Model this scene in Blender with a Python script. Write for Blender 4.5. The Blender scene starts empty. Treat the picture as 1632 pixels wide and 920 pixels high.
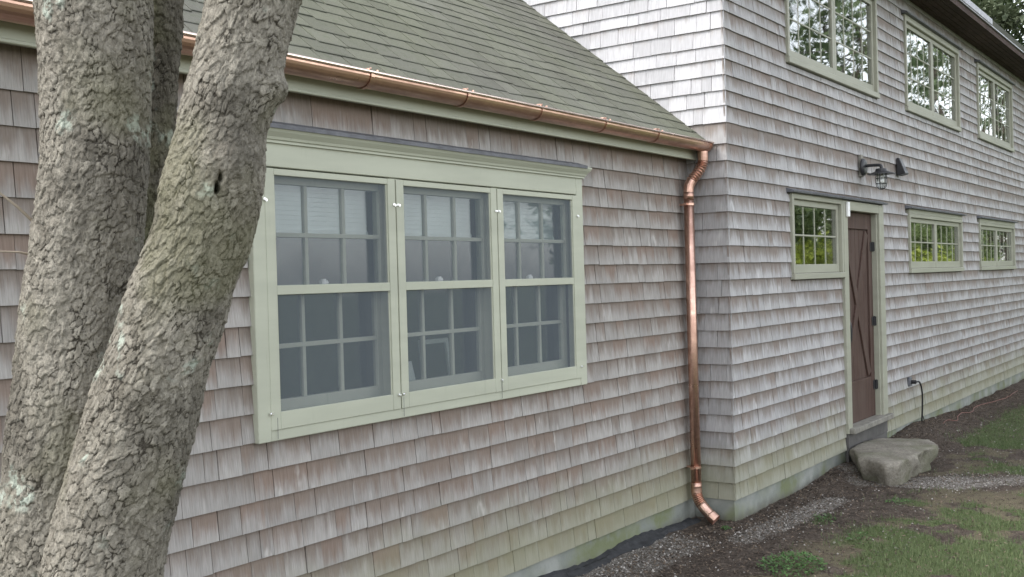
import bpy, math, random
import numpy as np
from mathutils import Vector, Matrix
S = bpy.context.scene
C = S.collection
R = random.Random(7)
rng = np.random.default_rng(7)

# ------------------------------------------------------------------ camera
F_PX, YAW, PITCH, ROLL = 1728.8, 0.95884, -0.00811, -0.02766
CAM = np.array([-7.5426, -3.3091, 1.6939])
def cam_axes():
    f = np.array([math.sin(YAW)*math.cos(PITCH), math.cos(YAW)*math.cos(PITCH), math.sin(PITCH)])
    r = np.array([math.cos(YAW), -math.sin(YAW), 0.0]); u = np.cross(r, f)
    return (r*math.cos(ROLL)+u*math.sin(ROLL), -r*math.sin(ROLL)+u*math.cos(ROLL), f)
CR, CU, CF = cam_axes()
cd = bpy.data.cameras.new('camera'); cam = bpy.data.objects.new('camera', cd); C.objects.link(cam)
cd.sensor_width = 36; cd.lens = F_PX/1632*36; cd.clip_end = 2000; cd.clip_start = 0.05
m = Matrix(((CR[0], CU[0], -CF[0], CAM[0]), (CR[1], CU[1], -CF[1], CAM[1]), (CR[2], CU[2], -CF[2], CAM[2]), (0, 0, 0, 1)))
cam.matrix_world = m
S.camera = cam
def project(p):
    d = np.asarray(p, float)-CAM; z = d@CF
    return np.stack([816+F_PX*(d@CR)/z, 460-F_PX*(d@CU)/z], -1)

# ------------------------------------------------------------------ world, sun, exposure
SUN_DIR = Vector((-0.55, 0.42, 0.9)).normalized()
w = bpy.data.worlds.new('World'); S.world = w; w.use_nodes = True
nt = w.node_tree; nt.nodes.clear()
sky = nt.nodes.new('ShaderNodeTexSky'); sky.sky_type = 'NISHITA'; sky.sun_disc = False
sky.sun_elevation = math.asin(SUN_DIR.z); sky.sun_rotation = math.atan2(SUN_DIR.x, SUN_DIR.y)
sky.air_density = 1.0; sky.dust_density = 1.5; sky.ozone_density = 1.0
bg = nt.nodes.new('ShaderNodeBackground'); bg.inputs[1].default_value = 0.15
wo = nt.nodes.new('ShaderNodeOutputWorld')
hs = nt.nodes.new('ShaderNodeHueSaturation'); hs.inputs['Saturation'].default_value = 0.24   # thin bright overcast
nt.links.new(sky.outputs[0], hs.inputs['Color']); nt.links.new(hs.outputs[0], bg.inputs[0]); nt.links.new(bg.outputs[0], wo.inputs[0])
sl = bpy.data.lights.new('sun', 'SUN'); sl.energy = 0.6; sl.angle = math.radians(25); sl.color = (1, .95, .88)
so = bpy.data.objects.new('sun', sl); C.objects.link(so)
so.rotation_euler = SUN_DIR.to_track_quat('Z', 'Y').to_euler()
S.view_settings.view_transform = 'Standard'; S.view_settings.look = 'None'
S.view_settings.exposure = 2.05; S.view_settings.gamma = 1.0; S.view_settings.use_curve_mapping = False

# ------------------------------------------------------------------ node helper
class NT:
    def __init__(s, name):
        s.m = bpy.data.materials.new(name); s.m.use_nodes = True; s.t = s.m.node_tree
        s.b = s.t.nodes['Principled BSDF']; s.out = s.t.nodes['Material Output']
    def n(s, typ, **kw):
        x = s.t.nodes.new(typ)
        for k, v in kw.items(): setattr(x, k, v)
        return x
    def set(s, sock, v):
        if hasattr(v, 'links') or isinstance(v, bpy.types.NodeSocket): s.t.links.new(v, sock)
        elif v is not None:
            if isinstance(v, (tuple, list)) and len(v) == 3 and sock.type == 'RGBA': v = (*v, 1)
            sock.default_value = v
    def math(s, op, a, b=None, c=None, clamp=False):
        x = s.n('ShaderNodeMath', operation=op); x.use_clamp = clamp
        s.set(x.inputs[0], a)
        if b is not None: s.set(x.inputs[1], b)
        if c is not None: s.set(x.inputs[2], c)
        return x.outputs[0]
    def mix(s, f, a, b, mode='MIX'):
        x = s.n('ShaderNodeMix', data_type='RGBA', blend_type=mode)
        s.set(x.inputs[0], f); s.set(x.inputs[6], a); s.set(x.inputs[7], b)
        return x.outputs[2]
    def ramp(s, v, lo, hi, a=0.0, b=1.0):
        x = s.n('ShaderNodeMapRange', interpolation_type='SMOOTHSTEP')
        s.set(x.inputs[0], v); s.set(x.inputs[1], lo); s.set(x.inputs[2], hi); s.set(x.inputs[3], a); s.set(x.inputs[4], b)
        return x.outputs[0]
    def scale(s, vec, sc, off=None):
        x = s.n('ShaderNodeMapping'); s.set(x.inputs[0], vec); x.inputs[3].default_value = sc
        if off is not None: s.set(x.inputs[1], off)
        return x.outputs[0]
    def noise(s, vec, sc, detail=3, rough=.55, dist=0.0):
        x = s.n('ShaderNodeTexNoise'); s.set(x.inputs['Vector'], vec); x.inputs['Scale'].default_value = sc
        x.inputs['Detail'].default_value = detail; x.inputs['Roughness'].default_value = rough; x.inputs['Distortion'].default_value = dist
        return x.outputs[0]
    def pos(s): return s.n('ShaderNodeNewGeometry').outputs['Position']
    def attr(s, name): 
        x = s.n('ShaderNodeAttribute'); x.attribute_name = name
        y = s.n('ShaderNodeSeparateColor'); s.t.links.new(x.outputs['Color'], y.inputs[0])
        return y.outputs
    def sep(s, v):
        x = s.n('ShaderNodeSeparateXYZ'); s.set(x.inputs[0], v); return x.outputs
    def comb(s, a, b, c):
        x = s.n('ShaderNodeCombineXYZ'); s.set(x.inputs[0], a); s.set(x.inputs[1], b); s.set(x.inputs[2], c); return x.outputs[0]
    def bump(s, h, strength=.3, dist=.01):
        x = s.n('ShaderNodeBump'); s.set(x.inputs['Height'], h); x.inputs['Strength'].default_value = strength; x.inputs['Distance'].default_value = dist
        s.t.links.new(x.outputs[0], s.b.inputs['Normal'])
    def fin(s, col, rough=.7, spec=.3, metal=0.0):
        s.set(s.b.inputs['Base Color'], col); s.set(s.b.inputs['Roughness'], rough)
        s.b.inputs['Specular IOR Level'].default_value = spec; s.b.inputs['Metallic'].default_value = metal
        return s.m

def mat_shingle(name, grey, brown, red, bias, c=.127):
    t = NT(name); uv = t.n('ShaderNodeUVMap').outputs[0]; a = t.attr('rnd')
    sp = t.sep(uv); P = t.pos(); pz = t.sep(P)[2]
    off = t.math('MULTIPLY', a[2], 53.0)
    vec = t.comb(t.math('ADD', sp[0], off), sp[1], off)
    streak = t.noise(t.scale(vec, (26, 3.2, 1)), 1.0, 4, .6)
    blot = t.noise(t.scale(vec, (13, 7, 1)), 1.0, 4, .6)
    fine = t.noise(t.scale(vec, (190, 9, 1)), 1.0, 3, .6)
    big = t.noise(P, 1.3, 3)
    vn = t.math('DIVIDE', sp[1], c)
    x = t.math('MULTIPLY', vn, .52); x = t.math('ADD', x, t.math('MULTIPLY', streak, .75))
    x = t.math('ADD', x, t.math('MULTIPLY', blot, .35)); x = t.math('ADD', x, t.math('MULTIPLY', a[1], .14)); x = t.math('ADD', x, t.math('MULTIPLY', big, .35))
    mask = t.ramp(x, .98-bias, 1.46-bias)
    g = t.mix(a[0], tuple(q*.86 for q in grey), tuple(q*1.10 for q in grey))
    br = t.mix(t.math('POWER', a[1], 2.2), brown, red)
    col = t.mix(mask, g, br)
    silver = t.math('MULTIPLY', t.ramp(a[2], .35, .95, .25, .85), t.ramp(t.math('SUBTRACT', t.noise(t.scale(vec, (17, 5, 1), (3, 1, 9)), 1.0, 3), t.math('MULTIPLY', vn, .16)), .52, .72))
    col = t.mix(silver, col, tuple(min(1, q*1.42) for q in grey))
    dk = t.ramp(t.noise(t.scale(vec, (60, 4, 1), (7, 2, 1)), 1.0, 3), .62, .8, 0, .35)
    col = t.mix(dk, col, tuple(q*.55 for q in brown))
    fm = t.ramp(fine, .25, .75, .84, 1.12)
    col = t.mix(1.0, col, t.comb(fm, fm, fm), 'MULTIPLY')
    gr = t.ramp(t.math('ADD', pz, t.math('MULTIPLY', t.noise(P, 3.0), -.5)), -.22, .32, .62, 0)
    col = t.mix(gr, col, (.22, .222, .13))
    t.bump(t.math('ADD', fine, t.math('MULTIPLY', streak, .6)), .35, .004)
    return t.fin(col, .78, .22)

def mat_plain(name, col, rough=.6, spec=.3, metal=0.0, var=.12, sc=6.0, bump=0.0, bsc=60.0):
    t = NT(name); P = t.pos()
    f = t.ramp(t.noise(P, sc, 4, .6), .25, .75, 1-var, 1+var)
    c = t.mix(1.0, (*col, 1), t.comb(f, f, f), 'MULTIPLY')
    if bump: t.bump(t.noise(P, bsc, 4, .6), bump, .004)
    r = t.ramp(t.noise(P, sc*2.3, 3), .2, .8, max(.02, rough-.1), min(1, rough+.1))
    return t.fin(c, r, spec, metal)

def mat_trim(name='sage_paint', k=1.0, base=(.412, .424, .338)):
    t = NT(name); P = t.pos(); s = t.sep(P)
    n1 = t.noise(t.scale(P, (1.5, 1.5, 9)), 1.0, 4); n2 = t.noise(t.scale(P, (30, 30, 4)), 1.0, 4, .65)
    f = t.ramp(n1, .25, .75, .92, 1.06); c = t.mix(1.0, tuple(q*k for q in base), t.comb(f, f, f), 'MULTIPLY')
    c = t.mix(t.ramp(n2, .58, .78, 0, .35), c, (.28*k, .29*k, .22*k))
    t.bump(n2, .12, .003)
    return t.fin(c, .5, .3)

def mat_concrete():
    t = NT('mossy_concrete'); P = t.pos(); z = t.sep(P)[2]
    n = t.noise(P, 5, 6, .65); n2 = t.noise(P, 1.4, 3); n3 = t.noise(P, 45, 3)
    c = t.mix(t.ramp(n, .3, .7), (.20, .215, .195), (.29, .30, .275))
    gr = t.math('MULTIPLY', t.ramp(n2, .42, .62), t.ramp(n, .3, .62))
    c = t.mix(t.math('MULTIPLY', gr, .8), c, (.125, .145, .055))
    dirt = t.ramp(t.math('ADD', z, t.math('MULTIPLY', n, .12)), -.12, -.02, .75, 0)
    c = t.mix(dirt, c, (.085, .078, .062))
    t.bump(t.math('ADD', n, t.math('MULTIPLY', n3, .4)), .4, .012)
    return t.fin(c, .9, .2)

def mat_roof():
    t = NT('asphalt_shingle'); uv = t.n('ShaderNodeUVMap').outputs[0]; a = t.attr('rnd'); P = t.pos()
    big = t.noise(t.scale(P, (1.1, .5, .5)), 1.0, 4, .6); gran = t.noise(P, 420, 2, .7); md = t.noise(P, 22, 4, .6)
    c = t.mix(t.ramp(big, .35, .65), (.128, .132, .098), (.134, .134, .114))
    c = t.mix(t.ramp(md, .5, .75, 0, .45), c, (.088, .104, .062))
    c = t.mix(t.ramp(t.noise(t.scale(P, (1.6, .6, .6), (4, 2, 0)), 1.0, 5, .65), .48, .70, 0, .6), c, (.098, .094, .082))
    f = t.math('MULTIPLY', t.ramp(a[0], 0, 1, .91, 1.09), t.ramp(gran, .25, .75, .72, 1.28))
    c = t.mix(1.0, c, t.comb(f, f, f), 'MULTIPLY')
    edge = t.ramp(t.sep(uv)[1], .0, .018, .5, 0); c = t.mix(edge, c, (.040, .043, .034))
    t.bump(t.math('ADD', gran, t.math('MULTIPLY', md, 1.5)), .4, .004)
    return t.fin(c, .9, .2)

def mat_copper():
    t = NT('copper'); P = t.pos()
    n = t.noise(t.scale(P, (3, 9, 9)), 1.0, 5, .65); n2 = t.noise(P, 40, 3)
    c = t.mix(t.ramp(n, .32, .68), (.74, .49, .39), (.50, .31, .24))
    c = t.mix(t.ramp(n2, .62, .8, 0, .4), c, (.35, .2, .15))
    return t.fin(c, t.ramp(n, .3, .7, .26, .44), .5, 1.0)

def mat_bark(name, a1, a2, moss):
    t = NT(name); P = t.pos(); a = t.attr('rnd')   # r crack 0..1(plate), g plate random, b low noise
    f1 = t.noise(t.scale(P, (1, 1, .45)), 140, 4, .7); f2 = t.noise(P, 30, 4, .65)
    c = t.mix(t.ramp(a[1], 0, 1), a1, a2)
    fm = t.ramp(f1, .25, .75, .70, 1.25); c = t.mix(1.0, c, t.comb(fm, fm, fm), 'MULTIPLY')
    c = t.mix(t.ramp(f2, .5, .7, 0, .4), c, tuple(q*.62 for q in a1))
    c = t.mix(t.ramp(a[0], .15, .75, .88, 0), c, (.040, .034, .027))
    ln = t.noise(P, 7.5, 3, .5); l2 = t.noise(P, 60, 3, .6)
    lich = t.math('MULTIPLY', t.ramp(ln, .60, .68), t.ramp(l2, .42, .55))
    c = t.mix(t.math('MULTIPLY', lich, .75), c, (.42, .47, .40))
    c = t.mix(t.ramp(t.noise(t.scale(P, (1, 1, .6)), 5.5, 5, .65), .50, .68, 0, .55), c, (.062, .056, .046))
    ms = t.math('MULTIPLY', t.ramp(t.noise(P, 3.2, 3), .48, .68), moss); c = t.mix(ms, c, (.135, .135, .070))
    t.bump(t.math('ADD', f1, t.math('MULTIPLY', f2, 1.6)), .85, .008)
    return t.fin(c, .92, .15)

def mat_leaf(name, dark, light, rough=.55):
    t = NT(name); a = t.attr('rnd')
    c = t.mix(a[0], dark, light)
    s = t.t
    t.fin(c, rough, .3)
    tr = t.n('ShaderNodeBsdfTranslucent'); t.set(tr.inputs[0], c)
    mx = t.n('ShaderNodeMixShader'); mx.inputs[0].default_value = .25
    s.links.new(t.b.outputs[0], mx.inputs[1]); s.links.new(tr.outputs[0], mx.inputs[2]); s.links.new(mx.outputs[0], t.out.inputs[0])
    return t.m

def mat_glass():
    t = NT('window_glass'); g = t.n('ShaderNodeNewGeometry')
    d = t.n('ShaderNodeVectorMath', operation='DOT_PRODUCT'); t.t.links.new(g.outputs['Normal'], d.inputs[0]); t.t.links.new(g.outputs['Incoming'], d.inputs[1])
    c = t.math('ABSOLUTE', d.outputs['Value']); x = t.math('POWER', t.math('SUBTRACT', 1.0, c), 5.0)
    fr = t.math('ADD', .07, t.math('MULTIPLY', x, .95))
    tr = t.n('ShaderNodeBsdfTransparent'); tr.inputs[0].default_value = (.93, .95, .94, 1)
    gl = t.n('ShaderNodeBsdfGlossy'); gl.inputs['Roughness'].default_value = 0.015; gl.inputs[0].default_value = (1, 1, 1, 1)
    mx = t.n('ShaderNodeMixShader'); t.set(mx.inputs[0], fr)
    t.t.links.new(tr.outputs[0], mx.inputs[1]); t.t.links.new(gl.outputs[0], mx.inputs[2]); t.t.links.new(mx.outputs[0], t.out.inputs[0])
    return t.m

def mat_screen():
    t = NT('insect_screen'); df = t.n('ShaderNodeBsdfDiffuse'); df.inputs[0].default_value = (.19, .22, .245, 1)
    P = t.pos(); n = t.noise(P, 500, 2)
    tr = t.n('ShaderNodeBsdfTransparent'); mx = t.n('ShaderNodeMixShader'); t.set(mx.inputs[0], t.ramp(n, .2, .8, .36, .47))
    t.t.links.new(tr.outputs[0], mx.inputs[1]); t.t.links.new(df.outputs[0], mx.inputs[2]); t.t.links.new(mx.outputs[0], t.out.inputs[0])
    return t.m

def mat_ground():
    t = NT('yard_ground'); P = t.pos(); a = t.attr('rnd')   # r gravel g grass b litter
    n = t.noise(P, 9, 6, .7); n2 = t.noise(P, 60, 4, .7); n3 = t.noise(P, 240, 2, .7)
    soil = t.mix(t.ramp(n, .3, .7), (.060, .048, .040), (.122, .100, .082))
    fm = t.ramp(n2, .25, .75, .55, 1.4); soil = t.mix(1.0, soil, t.comb(fm, fm, fm), 'MULTIPLY')
    v = t.n('ShaderNodeTexVoronoi'); t.set(v.inputs['Vector'], P); v.inputs['Scale'].default_value = 75
    vc = t.sep(v.outputs['Color'])[0]
    grav = t.mix(vc, (.13, .118, .105), (.36, .34, .31)); grav = t.mix(t.ramp(v.outputs['Distance'], .3, .7, 0, .7), grav, (.10, .085, .07))
    gm = t.ramp(t.math('ADD', a[0], t.math('MULTIPLY', t.math('SUBTRACT', n2, .5), .9)), .35, .62)
    c = t.mix(gm, soil, grav)
    thatch = t.mix(t.ramp(n3, .3, .7), (.085, .078, .046), (.235, .205, .14)); thatch = t.mix(t.ramp(n, .4, .65, 0, .7), thatch, (.10, .083, .062))
    c = t.mix(t.ramp(t.math('ADD', a[2], t.math('MULTIPLY', t.math('SUBTRACT', n2, .5), .8)), .35, .7, 0, .8), c, thatch)
    gs = t.mix(n3, (.055, .085, .032), (.115, .145, .062))
    c = t.mix(t.ramp(t.math('ADD', a[1], t.math('MULTIPLY', t.math('SUBTRACT', n2, .5), .8)), .35, .75, 0, .85), c, gs)
    t.bump(t.math('ADD', n2, t.math('MULTIPLY', n3, .6)), .7, .02)
    return t.fin(c, .95, .1)

def mat_attr(name, a1, a2, rough=.8, spec=.2):
    t = NT(name); a = t.attr('rnd'); n = t.noise(t.pos(), 90, 3); f = t.ramp(n, .25, .75, .8, 1.2)
    return t.fin(t.mix(1.0, t.mix(a[0], a1, a2), t.comb(f, f, f), 'MULTIPLY'), rough, spec)

def mat_stone():
    t = NT('step_stone'); P = t.pos(); n = t.noise(P, 4, 6, .65); n2 = t.noise(P, 40, 5, .7); n3 = t.noise(P, 1.9, 3)
    c = t.mix(t.ramp(n, .3, .7), (.172, .156, .128), (.262, .242, .204)); f = t.ramp(n2, .25, .75, .72, 1.22)
    c = t.mix(1.0, c, t.comb(f, f, f), 'MULTIPLY')
    c = t.mix(t.ramp(n3, .45, .65, 0, .55), c, (.115, .122, .070))
    t.bump(t.math('ADD', n2, n), .7, .018)
    return t.fin(c, .9, .2)

def mat_door():
    t = NT('door_wood'); P = t.pos(); g = t.noise(t.scale(P, (70, 70, 3)), 1.0, 4, .6); n = t.noise(t.scale(P, (4, 4, 1.2)), 1.0, 3)
    c = t.mix(t.ramp(g, .3, .7), (.052, .031, .025), (.092, .057, .046)); c = t.mix(t.ramp(n, .4, .7, 0, .5), c, (.098, .070, .058))
    t.bump(g, .3, .004)
    return t.fin(c, .65, .18)

M = dict(
    cedarA=mat_shingle('cedar_shingle_warm', (.327, .310, .291), (.190, .158, .134), (.210, .158, .128), .19),
    cedarC=mat_shingle('cedar_shingle_silver', (.375, .367, .366), (.200, .174, .155), (.205, .168, .145), .17),
    cedarG=mat_shingle('cedar_shingle_sunlit', (.46, .455, .465), (.34, .32, .31), (.36, .32, .30), -.10),  # gable above the wing roof: sunlight put into the colour
    cedarC2=mat_shingle('cedar_shingle_shaded', (.335, .328, .325), (.215, .19, .172), (.22, .18, .155), .02),  # same gable wood lower down, shade put into the colour
    trim=mat_trim(), trimC=mat_trim('dull_sage_paint', .72, (.420, .420, .335)), conc=mat_concrete(), copperb=mat_plain('copper_sky_glint', (.92, .74, .66), .2, .6, metal=1.0, var=.06), roof=mat_roof(), copper=mat_copper(), glass=mat_glass(), screen=mat_screen(),
    sheath=mat_plain('dark_sheathing', (.10, .085, .07), .9, .1), soffit=mat_plain('brown_soffit_wood', (.062, .042, .036), .8, .15, var=.25, sc=9),
    lead=mat_plain('lead_flashing', (.115, .118, .13), .55, .35, var=.25, sc=12), black=mat_plain('black_metal', (.022, .022, .024), .42, .45),
    rubber=mat_plain('black_rubber', (.016, .016, .017), .6, .3), zinc=mat_plain('bright_zinc', (.85, .85, .86), .25, .5, metal=1.0),
    white=mat_plain('white_plastic', (.78, .78, .77), .45, .4, var=.04), blind=mat_plain('pale_blind', (.66, .72, .70), .7, .2, var=.05),
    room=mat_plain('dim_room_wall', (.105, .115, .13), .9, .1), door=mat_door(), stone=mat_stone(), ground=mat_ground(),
    sill=mat_plain('weathered_sill', (.20, .19, .165), .75, .2, var=.25, sc=14), riser=mat_plain('grey_riser_board', (.105, .10, .095), .8, .2, var=.2),
    fabric=mat_plain('black_edging', (.030, .031, .033), .75, .25, var=.3, sc=14, bump=.6, bsc=50), cordred=mat_plain('red_cord', (.19, .09, .075), .6, .3),
    bark=mat_bark('plated_bark', (.150, .136, .110), (.262, .243, .202), .42), barkd=mat_bark('dark_plated_bark', (.085, .077, .058), (.135, .122, .098), .7),
    wood=mat_plain('tree_wood', (.085, .072, .058), .9, .1, var=.3), twig=mat_plain('pale_twig', (.27, .23, .18), .85, .1),
    slate=mat_plain('roof_edge_metal', (.34, .34, .37), .5, .4), clearglass=mat_glass(),
    leafA=mat_leaf('leaf_green', (.022, .042, .014), (.085, .13, .045)), leafB=mat_leaf('leaf_conifer', (.020, .034, .016), (.105, .125, .07)),
    leafH=mat_leaf('leaf_hedge', (.26, .34, .035), (.46, .52, .12)), leafS=mat_leaf('leaf_shrub', (.09, .14, .05), (.26, .33, .13)), leafY=mat_leaf('leaf_yard', (.05, .085, .035), (.16, .21, .10)), grass=mat_leaf('grass_blade', (.055, .095, .032), (.17, .21, .095)),
    weed=mat_leaf('weed_leaf', (.055, .115, .035), (.12, .22, .075)),
    pebble=mat_attr('pebble', (.12, .105, .09), (.42, .395, .365)), litter=mat_attr('leaf_litter', (.045, .033, .026), (.20, .155, .115)),
    frame=mat_plain('picture_frame_wood', (.50, .52, .50), .5, .3), paper=mat_plain('paper', (.62, .63, .63), .7, .2), redbook=mat_plain('red_cloth', (.40, .10, .09), .7, .2),
)

# ------------------------------------------------------------------ mesh builder and object helpers
class MB:
    def __init__(s): s.v = []; s.f = []; s.uv = []; s.c = []; s.hasuv = False
    def vert(s, p, c=(.5, .5, .5)): s.v.append(tuple(p)); s.c.append(c); return len(s.v)-1
    def quadbox(s, p, c=(.5, .5, .5), uv=None):
        """p: 8 points, index = ix + 2*iy + 4*iz"""
        b = len(s.v)
        for q in p: s.v.append(tuple(q)); s.c.append(c)
        F = [(0, 1, 5, 4), (3, 2, 6, 7), (2, 0, 4, 6), (1, 3, 7, 5), (4, 5, 7, 6), (2, 3, 1, 0)]
        for f in F:
            s.f.append(tuple(b+i for i in f)); s.uv.append([uv[i] for i in f] if uv else [(0, 0)]*4)
    def box(s, x0, x1, y0, y1, z0, z1, c=(.5, .5, .5)):
        s.quadbox([(x, y, z) for z in (z0, z1) for y in (y0, y1) for x in (x0, x1)], c)
    def beam(s, a, b, w, h, up=(0, 0, 1), c=(.5, .5, .5)):
        a = Vector(a); b = Vector(b); d = (b-a).normalized(); sd = d.cross(Vector(up)).normalized(); u = sd.cross(d)
        P = []
        for uu in (-h/2, h/2):
            for q in (a, b):
                for ss in (-w/2, w/2): P.append(q+sd*ss+u*uu)
        s.quadbox([P[0], P[1], P[2], P[3], P[4], P[5], P[6], P[7]], c)
    def ring_loft(s, rings, cap=True, c=(.5, .5, .5), closed=True):
        n = len(rings[0]); b = len(s.v)
        for r in rings:
            for p in r: s.v.append(tuple(p)); s.c.append(c)
        for i in range(len(rings)-1):
            for j in range(n if closed else n-1):
                k = (j+1) % n
                s.f.append((b+i*n+j, b+i*n+k, b+(i+1)*n+k, b+(i+1)*n+j)); s.uv.append([(0, 0)]*4)
        if cap and closed:
            s.f.append(tuple(b+j for j in reversed(range(n)))); s.uv.append([(0, 0)]*n)
            e = b+(len(rings)-1)*n; s.f.append(tuple(e+j for j in range(n))); s.uv.append([(0, 0)]*n)
    def tube(s, path, rad, n=10, cap=True, c=(.5, .5, .5)):
        path = [Vector(p) for p in path]
        if not hasattr(rad, '__len__'): rad = [rad]*len(path)
        t = (path[1]-path[0]).normalized(); nr = t.orthogonal().normalized(); rings = []
        for i, p in enumerate(path):
            t2 = (path[min(i+1, len(path)-1)]-path[max(i-1, 0)]).normalized()
            nr = (nr-t2*nr.dot(t2)).normalized(); bn = t2.cross(nr)
            rings.append([p+(nr*math.cos(a)+bn*math.sin(a))*rad[i] for a in [2*math.pi*j/n for j in range(n)]])
        s.ring_loft(rings, cap, c)
    def lathe(s, prof, o, n=16, axis='z'):
        rings = []
        for r, h in prof:
            ring = []
            for j in range(n):
                a = 2*math.pi*j/n
                p = (r*math.cos(a), r*math.sin(a), h) if axis == 'z' else (r*math.cos(a), h, -r*math.sin(a))
                ring.append((o[0]+p[0], o[1]+p[1], o[2]+p[2]))
            rings.append(ring)
        s.ring_loft(rings)
    def mesh(s, name, mat, L=(0, 0, 0), smooth=False):
        me = bpy.data.meshes.new(name); L = np.array(L)
        me.from_pydata((np.array(s.v)-L).tolist(), [], s.f)
        u = me.uv_layers.new(name='UVMap'); flat = [q for f in s.uv for p in f for q in p]; u.data.foreach_set('uv', flat)
        at = me.attributes.new('rnd', 'FLOAT_COLOR', 'POINT'); cc = np.ones((len(s.v), 4)); cc[:, :3] = np.array(s.c)
        at.data.foreach_set('color', cc.ravel())
        me.materials.append(mat)
        if smooth: me.shade_smooth()
        return me
def link(name, me, parent=None, loc=None):
    o = bpy.data.objects.new(name, me); C.objects.link(o)
    if parent: o.parent = parent
    if loc is not None: o.location = loc
    return o
BASE = {}
def thing(name, label, cat, loc=(0, 0, 0), group=None):
    o = link(name, None, loc=loc); o['label'] = label; o['category'] = cat; BASE[o.name] = loc
    o.empty_display_size = .2
    if group: o['group'] = group
    return o
def root(o):
    while o.parent: o = o.parent
    return o
def part(name, mb, mat, parent, bevel=0, smooth=False, label=None, kind=None):
    L = BASE[root(parent).name]
    o = link(name, mb.mesh(name, M[mat], L, smooth), parent)
    if bevel:
        b = o.modifiers.new('bevel', 'BEVEL'); b.width = bevel; b.segments = 1; b.limit_method = 'ANGLE'
    if label: o['label'] = label
    if kind: o['kind'] = kind
    return o
def single(name, mb, mat, label=None, cat=None, kind=None, loc=(0, 0, 0), smooth=False, bevel=0):
    o = link(name, mb.mesh(name, M[mat], loc, smooth), loc=loc)
    if label: o['label'] = label; o['category'] = cat
    if kind: o['kind'] = kind
    if bevel:
        b = o.modifiers.new('bevel', 'BEVEL'); b.width = bevel; b.segments = 1; b.limit_method = 'ANGLE'
    return o
def np_mesh(name, V, Fq, mat, col=None, smooth=False):
    """V (n,3), Fq (m,k) all faces of k corners"""
    me = bpy.data.meshes.new(name); n, k = Fq.shape
    me.vertices.add(len(V)); me.vertices.foreach_set('co', V.astype(np.float32).ravel())
    me.loops.add(n*k); me.loops.foreach_set('vertex_index', Fq.astype(np.int32).ravel())
    me.polygons.add(n); me.polygons.foreach_set('loop_start', np.arange(0, n*k, k, dtype=np.int32))
    if smooth: me.polygons.foreach_set('use_smooth', np.ones(n, bool))
    me.update(calc_edges=True)
    at = me.attributes.new('rnd', 'FLOAT_COLOR', 'POINT'); cc = np.ones((len(V), 4), np.float32)
    cc[:, :3] = .5 if col is None else col
    at.data.foreach_set('color', cc.ravel())
    me.materials.append(M[mat]); return me

# ------------------------------------------------------------------ numpy noise
def hash3(ix, iy, iz, s=0):
    h = (ix.astype(np.int64)*374761393+iy.astype(np.int64)*668265263+iz.astype(np.int64)*2147483647+s*1274126177) & 0xffffffff
    h = ((h ^ (h >> 13))*1274126177) & 0xffffffff; h = ((h ^ (h >> 16))*2246822519) & 0xffffffff
    return ((h ^ (h >> 15)) & 0xffffff)/float(0x1000000)
def vnoise(p, s=0):
    i = np.floor(p).astype(np.int64); f = p-i; f = f*f*(3-2*f); o = 0
    for dx in (0, 1):
        for dy in (0, 1):
            for dz in (0, 1):
                wgt = (f[:, 0] if dx else 1-f[:, 0])*(f[:, 1] if dy else 1-f[:, 1])*(f[:, 2] if dz else 1-f[:, 2])
                o = o+wgt*hash3(i[:, 0]+dx, i[:, 1]+dy, i[:, 2]+dz, s)
    return o
def fbm(p, s=0, oct=4):
    o = 0; a = .5
    for k in range(oct): o = o+a*vnoise(p*2**k, s+k); a *= .5
    return o
def voronoi(p, s=0):
    i = np.floor(p).astype(np.int64); F1 = np.full(len(p), 9.); F2 = F1.copy(); cid = np.zeros(len(p)); off = np.zeros((len(p), 3))
    for dx in (-1, 0, 1):
        for dy in (-1, 0, 1):
            for dz in (-1, 0, 1):
                c = i+[dx, dy, dz]
                q = np.stack([c[:, 0]+hash3(c[:, 0], c[:, 1], c[:, 2], s), c[:, 1]+hash3(c[:, 0], c[:, 1], c[:, 2], s+1), c[:, 2]+hash3(c[:, 0], c[:, 1], c[:, 2], s+2)], 1)
                d = np.sqrt(((q-p)**2).sum(1)); lt = d < F1
                F2 = np.where(lt, F1, np.minimum(F2, d)); F1 = np.where(lt, d, F1)
                cid = np.where(lt, hash3(c[:, 0], c[:, 1], c[:, 2], s+7), cid); off = np.where(lt[:, None], p-q, off)
    return F1, F2, cid, off
def sstep(x, a, b):
    t = np.clip((x-a)/(b-a), 0, 1); return t*t*(3-2*t)

# ------------------------------------------------------------------ constants of the place (metres)
CO = .127                       # shingle course
YA, YC = .319, 0.0              # butt planes of the wing wall and of the house wall, both facing -Y
HC = [k*CO for k in range(22)]+[2.826, 2.95, 3.064, 3.181, 3.298, 3.402, 3.528, 3.658, 3.75, 3.86, 3.975, 4.09, 4.21, 4.33, 4.45, 4.565, 4.68, 4.745]
HA = [k*CO for k in range(20)]+[2.57]
RS = .815                       # wing roof slope
def roof_z(y): return 3.385+RS*(y-1.0)

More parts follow.
